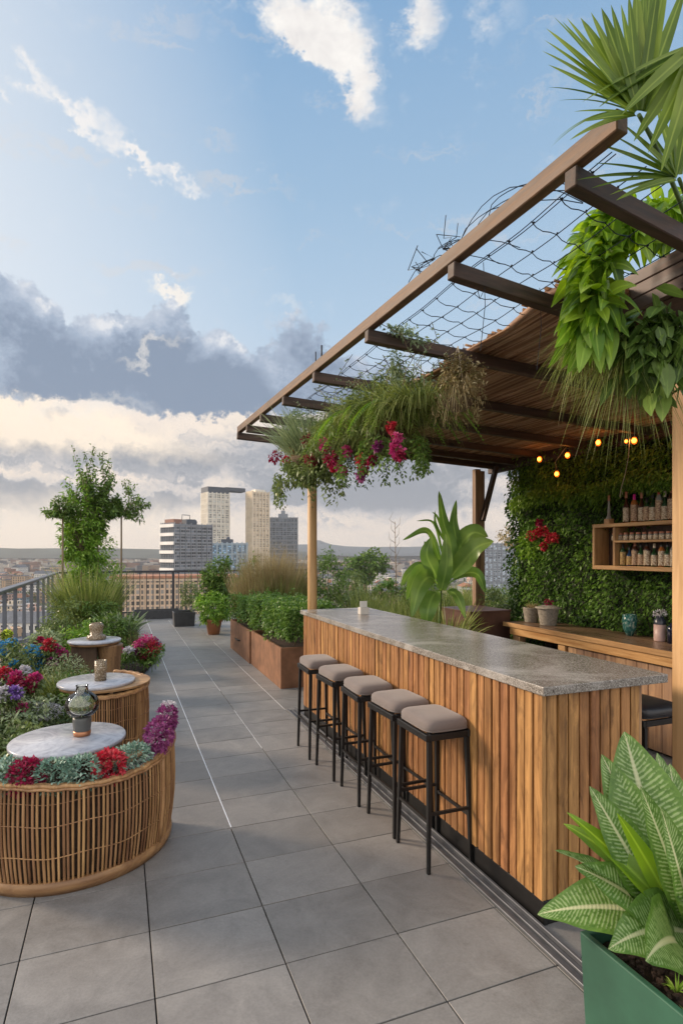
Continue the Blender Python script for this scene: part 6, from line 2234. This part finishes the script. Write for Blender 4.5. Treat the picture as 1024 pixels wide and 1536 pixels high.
L(MB().box(-w / 4, w / 3, -dd_ / 3, dd_ / 3, top + .01, top + 2.0), 'plant_room', cream_s)
t, w, dd_, top, L = tower('grey glass tower right of the tan tower', 403, 446, 777, 470, .7, .1, facade('grey_bays', (.20, .22, .25), (.10, .12, .15), .8, .6), grey_s, 20, 9, pw=.2)
L(MB().box(-w / 6, w / 6, -dd_ / 4, dd_ / 4, top + .01, top + 3.2), 'plant_room', grey_s)
L(MB().box(-w / 14, w / 14, -dd_ / 8, dd_ / 8, top + 3.21, top + 6), 'mast_block', grey_s)
t, w, dd_, top, L = tower('broad white office block with dark glazed long side in front of the towers', 243, 317, 787, 300, .55, .85, facade('office_glass', (.30, .31, .33), (.10, .115, .14), .8, .62, .12), grey_s, 13, 8, name='office_block', pw=.14)
for k in range(13):
    z = top * (k + 1) / 13 - .5
    L(MB().box(-w / 2 - .9, -w / 2 - .36, -dd_ / 2 - .4, dd_ / 2, z - 1.3, z + .35), 'white_band', white_s)
L(MB().box(-w / 2 + 1, -w / 4, -dd_ / 3, dd_ / 3, top + .01, top + 2.4), 'plant_room', plain('brick_red_block', (.30, .16, .12), .8))
L(MB().box(-w / 8, w / 10, -dd_ / 3, dd_ / 3, top + .01, top + 2.6), 'plant_room', dark_s)
L(MB().ball((w / 5, 0, top + 1.4), 1.6, 12), 'dish_dome', dark_s)
mb = MB()
mb.tube([(-w / 8, 0, top + 2.6), (-w / 8, 0, top + 5), (w / 12, 0, top + 5), (w / 12, 0, top + 2.6)], .2, 5)
L(mb, 'roof_frame', dark_s)
t, w, dd_, top, L = tower('low pale blue glazed block between the office block and the towers', 312, 372, 815, 360, .6, .12, facade('blue_glazing', (.20, .28, .36), (.22, .34, .46), 1.0, .8, .12), plain('pale_blue_frame', (.36, .44, .50), .5, 0, .1, .2), 8, 9, name='glass_building')
L(MB().box(-w / 6, w / 8, -dd_ / 4, dd_ / 4, top + .01, top + 2.5), 'plant_room', dark_s)
L(MB().ball((0, 0, top + 3), 1.3, 10), 'dome', dark_s)
t, w, dd_, top, L = tower('wide grey glazed building seen between the back post and the ivy wall', 722, 784, 815, 420, .5, -.1, facade('wide_glazing', (.42, .46, .50), (.30, .35, .40), .6, .6, .15), grey_s, 11, 10, name='office_block')
L(MB().box(w / 6, w / 2.5, -dd_ / 4, dd_ / 4, top + .01, top + 2.6), 'plant_room', dark_s)

t, w, dd_, top, L = tower('long low tan building with terracotta roof at the foot of the white office block', 176, 352, 866, 215, .35, .25, facade('low_tan', (.62, .46, .32), (.16, .15, .14), .6, .5, .4), plain('tan_ledge', (.66, .52, .38), .8), 3, 5, name='long_building', pw=.12)
L(MB().box(-w / 2 - .6, w / 2 + .6, -dd_ / 2 - .6, dd_ / 2 + .6, top + .01, top + .9), 'roof', plain('faded_terracotta', (.42, .20, .12), .85, 0, .3, .5))
# ---- houses of the city: a few kinds, copied
HK = []
walls = [('cream', (.68, .58, .44)), ('white', (.78, .75, .70)), ('tan', (.55, .38, .24)), ('grey', (.42, .43, .44)), ('rose', (.58, .38, .30)), ('blue', (.34, .44, .52))]
roofs = [('terracotta', (.33, .13, .07)), ('slate', (.12, .13, .15)), ('rust', (.26, .13, .08)), ('pale', (.42, .40, .38))]
HG = 'city houses below the terrace'
def house_kind(wn, wc, rn, rc, w, l, h, gable, i):
    t = thing('city_house', 'x', 'house', (0, 0, GZ), group=HG)
    o0 = ORIG[t.name]
    m = facade('wall_%s_%d' % (wn, i), wc, (.07, .08, .09), .45, .36, .6)
    def L(mb, nm, mm):
        mb.v = [(x, y, z + GZ) for x, y, z in mb.v]
        return mb.build(nm, mm, t)
    L(MB().box(-w / 2, w / 2, -l / 2, l / 2, 0, h), 'wall', m)
    rm = plain('roof_%s_%d' % (rn, i), rc, .85, 0, .25, .5)
    if gable:
        mb = MB()
        a, b_ = w / 2 + .5, l / 2 + .5
        mb.add([(-a, -b_, h), (a, -b_, h), (a, b_, h), (-a, b_, h), (0, -b_, h + w * .28), (0, b_, h + w * .28)], [(0, 3, 2, 1), (0, 4, 5, 3), (1, 2, 5, 4), (0, 1, 4), (3, 5, 2)])
        L(mb, 'roof', rm)
    else:
        L(MB().box(-w / 2 - .3, w / 2 + .3, -l / 2 - .3, l / 2 + .3, h + .01, h + .8), 'roof', rm)
        L(MB().box(-w / 5, w / 6, -l / 6, l / 5, h + .81, h + 3), 'stair_head', m)
    return t, wn, rn, gable
rk = random.Random(5)
for i in range(12):
    wn, wc = walls[i % 6]
    rn, rc = roofs[i % 3] if i % 2 else roofs[(i + 1) % 4]
    HK.append(house_kind(wn, wc, rn, rc, rk.uniform(9, 15), rk.uniform(12, 26), rk.choice((6, 8, 9, 12, 15, 18)), i % 2 == 1, i))
placed = []
protos_used = set()
hs = []
tries = 0
while len(hs) < 285 and tries < 9000:
    tries += 1
    r_ = rk.random()
    d = 120 + 950 * r_ ** 1.25
    px = rk.uniform(-60, 1000) if d > 160 else rk.uniform(-60, 900)
    if rk.random() < .35:
        px = rk.uniform(470, 900)
    x, y, _ = at(px, d)
    if any((x - a) ** 2 + (y - b_) ** 2 < (17 + d * .008) ** 2 for a, b_ in placed):
        continue
    if any(abs(px - c_) < 46 and abs(d - e) < 45 for c_, e in ((280, 300), (262, 215), (200, 215), (320, 215), (322, 420), (386, 420), (424, 470), (342, 360), (760, 420))):
        continue
    placed.append((x, y))
    hs.append((x, y, d, px))
hs.sort(key=lambda q: q[2])
words = {'cream': 'cream', 'white': 'white', 'tan': 'tan', 'grey': 'grey', 'rose': 'rosy brown', 'blue': 'blue grey'}
for i, (x, y, d, px) in enumerate(hs):
    k = rk.randrange(12)
    root, wn, rn, gb = HK[k]
    zone = 'past the left railing' if px < 240 else ('below the towers' if px < 460 else ('past the far bar end' if px < 620 else 'behind the strap leaved plant'))
    dist = 'nearer' if d < 330 else ('midway' if d < 650 else 'far off')
    lab = '%s %s city house, %s %s roof, %s' % (dist, words[wn], {'terracotta': 'terracotta', 'slate': 'slate grey', 'rust': 'rust brown', 'pale': 'pale'}[rn], 'pitched' if gb else 'flat', zone)
    sc_ = rk.uniform(.8, 1.25)
    rz = rk.choice((0, PI / 2)) + rk.uniform(-.3, .3) - YAW
    if k not in protos_used:
        protos_used.add(k)
        root.location = (x, y, GZ)
        root.rotation_euler = (0, 0, rz)
        root.scale = (sc_, sc_, sc_)
        root['label'] = lab
        root['group'] = HG
    else:
        c = dup(root, (x, y, GZ), rz, lab, HG, (sc_, sc_, sc_ * rk.uniform(.8, 1.1)))
# the rest of the city
mb = MB()
for i in range(2600):
    d = 1000 + 1150 * rk.random()
    px = rk.uniform(-150, 1150)
    x, y, _ = at(px, d)
    w, l, h = rk.uniform(8, 22), rk.uniform(8, 30), rk.choice((6, 8, 10, 14, 14, 20))
    mb.cbox((x, y, GZ + h / 2), (w, l, h), rk.uniform(0, 3))
def citymat():
    m, t, b, out = newmat('distant_city_mat')
    g = t.n('ShaderNodeNewGeometry')
    t.k(t.ramp(g.outputs['Random Per Island'], [(0, (.10, .10, .11)), (.3, (.30, .22, .16)), (.5, (.20, .11, .08)), (.7, (.42, .38, .33)), (1, (.55, .52, .48))], 'CONSTANT'), b.inputs['Base Color'])
    b.inputs['Roughness'].default_value = .8
    return m
o = mb.build('distant_city', citymat())
kind(o, 'stuff')
tag(o, 'dense mass of small distant city buildings reaching to the hills', 'city')
# tree masses between the houses
lm = LM()
nt = 620
for i in range(nt):
    d = 110 + 2100 * rk.random() ** 1.5
    px = rk.uniform(-100, 1100)
    x, y, _ = at(px, d)
    s_ = rk.uniform(3.5, 7)
    if rk.random() < .1:
        s_ *= 1.5
    n = 110 if d < 600 else 40
    lm.cloud((x, y, GZ + s_ * .8), (s_ * 1.1, s_ * 1.1, s_ * .8), n, s_ * .42, s_ * .3, .2, .5, .5)
o = lm.build('city_trees', leafm('far_tree_crowns', (.02, .035, .012), (.045, .07, .025), (.08, .11, .04), .1, .7, .02))
kind(o, 'stuff')
tag(o, 'dark green trees filling the gaps between the city houses', 'trees')
t = thing('round_tree', 'large dark round crowned tree in the city left of the strap leaved plant', 'tree', (*at(548, 150)[:2], GZ))
x, y, _ = at(548, 150)
zt = zat(826, 150)
MB().tube([(x, y, GZ), (x, y, zt - 8)], .8, 8, .5).build('trunk', M['bark'], t)
lm = LM()
lm.cloud((x, y, zt - 4), (5.6, 5.2, 4.4), 2600, .9, .6, .2, .5, .4, clump=50)
lm.build('crown', L_['tree'], t)
# haze
def haze():
    m = bpy.data.materials.new('haze_air')
    m.use_nodes = True
    m.node_tree.nodes.clear()
    t = NT(m.node_tree)
    out = t.n('ShaderNodeOutputMaterial')
    pv = t.n('ShaderNodeVolumePrincipled')
    pv.inputs['Color'].default_value = (.86, .88, .92, 1)
    pv.inputs['Density'].default_value = .00016
    pv.inputs['Anisotropy'].default_value = .2
    t.k(pv.outputs[0], out.inputs['Volume'])
    o = MB().box(-3950, 3950, -350, 4050, GZ - 4, 180).build('haze', m, None)
    kind(o, 'stuff')
    tag(o, 'thin pale haze lying over the distant city and hills', 'haze')
if HAZE:
    haze()
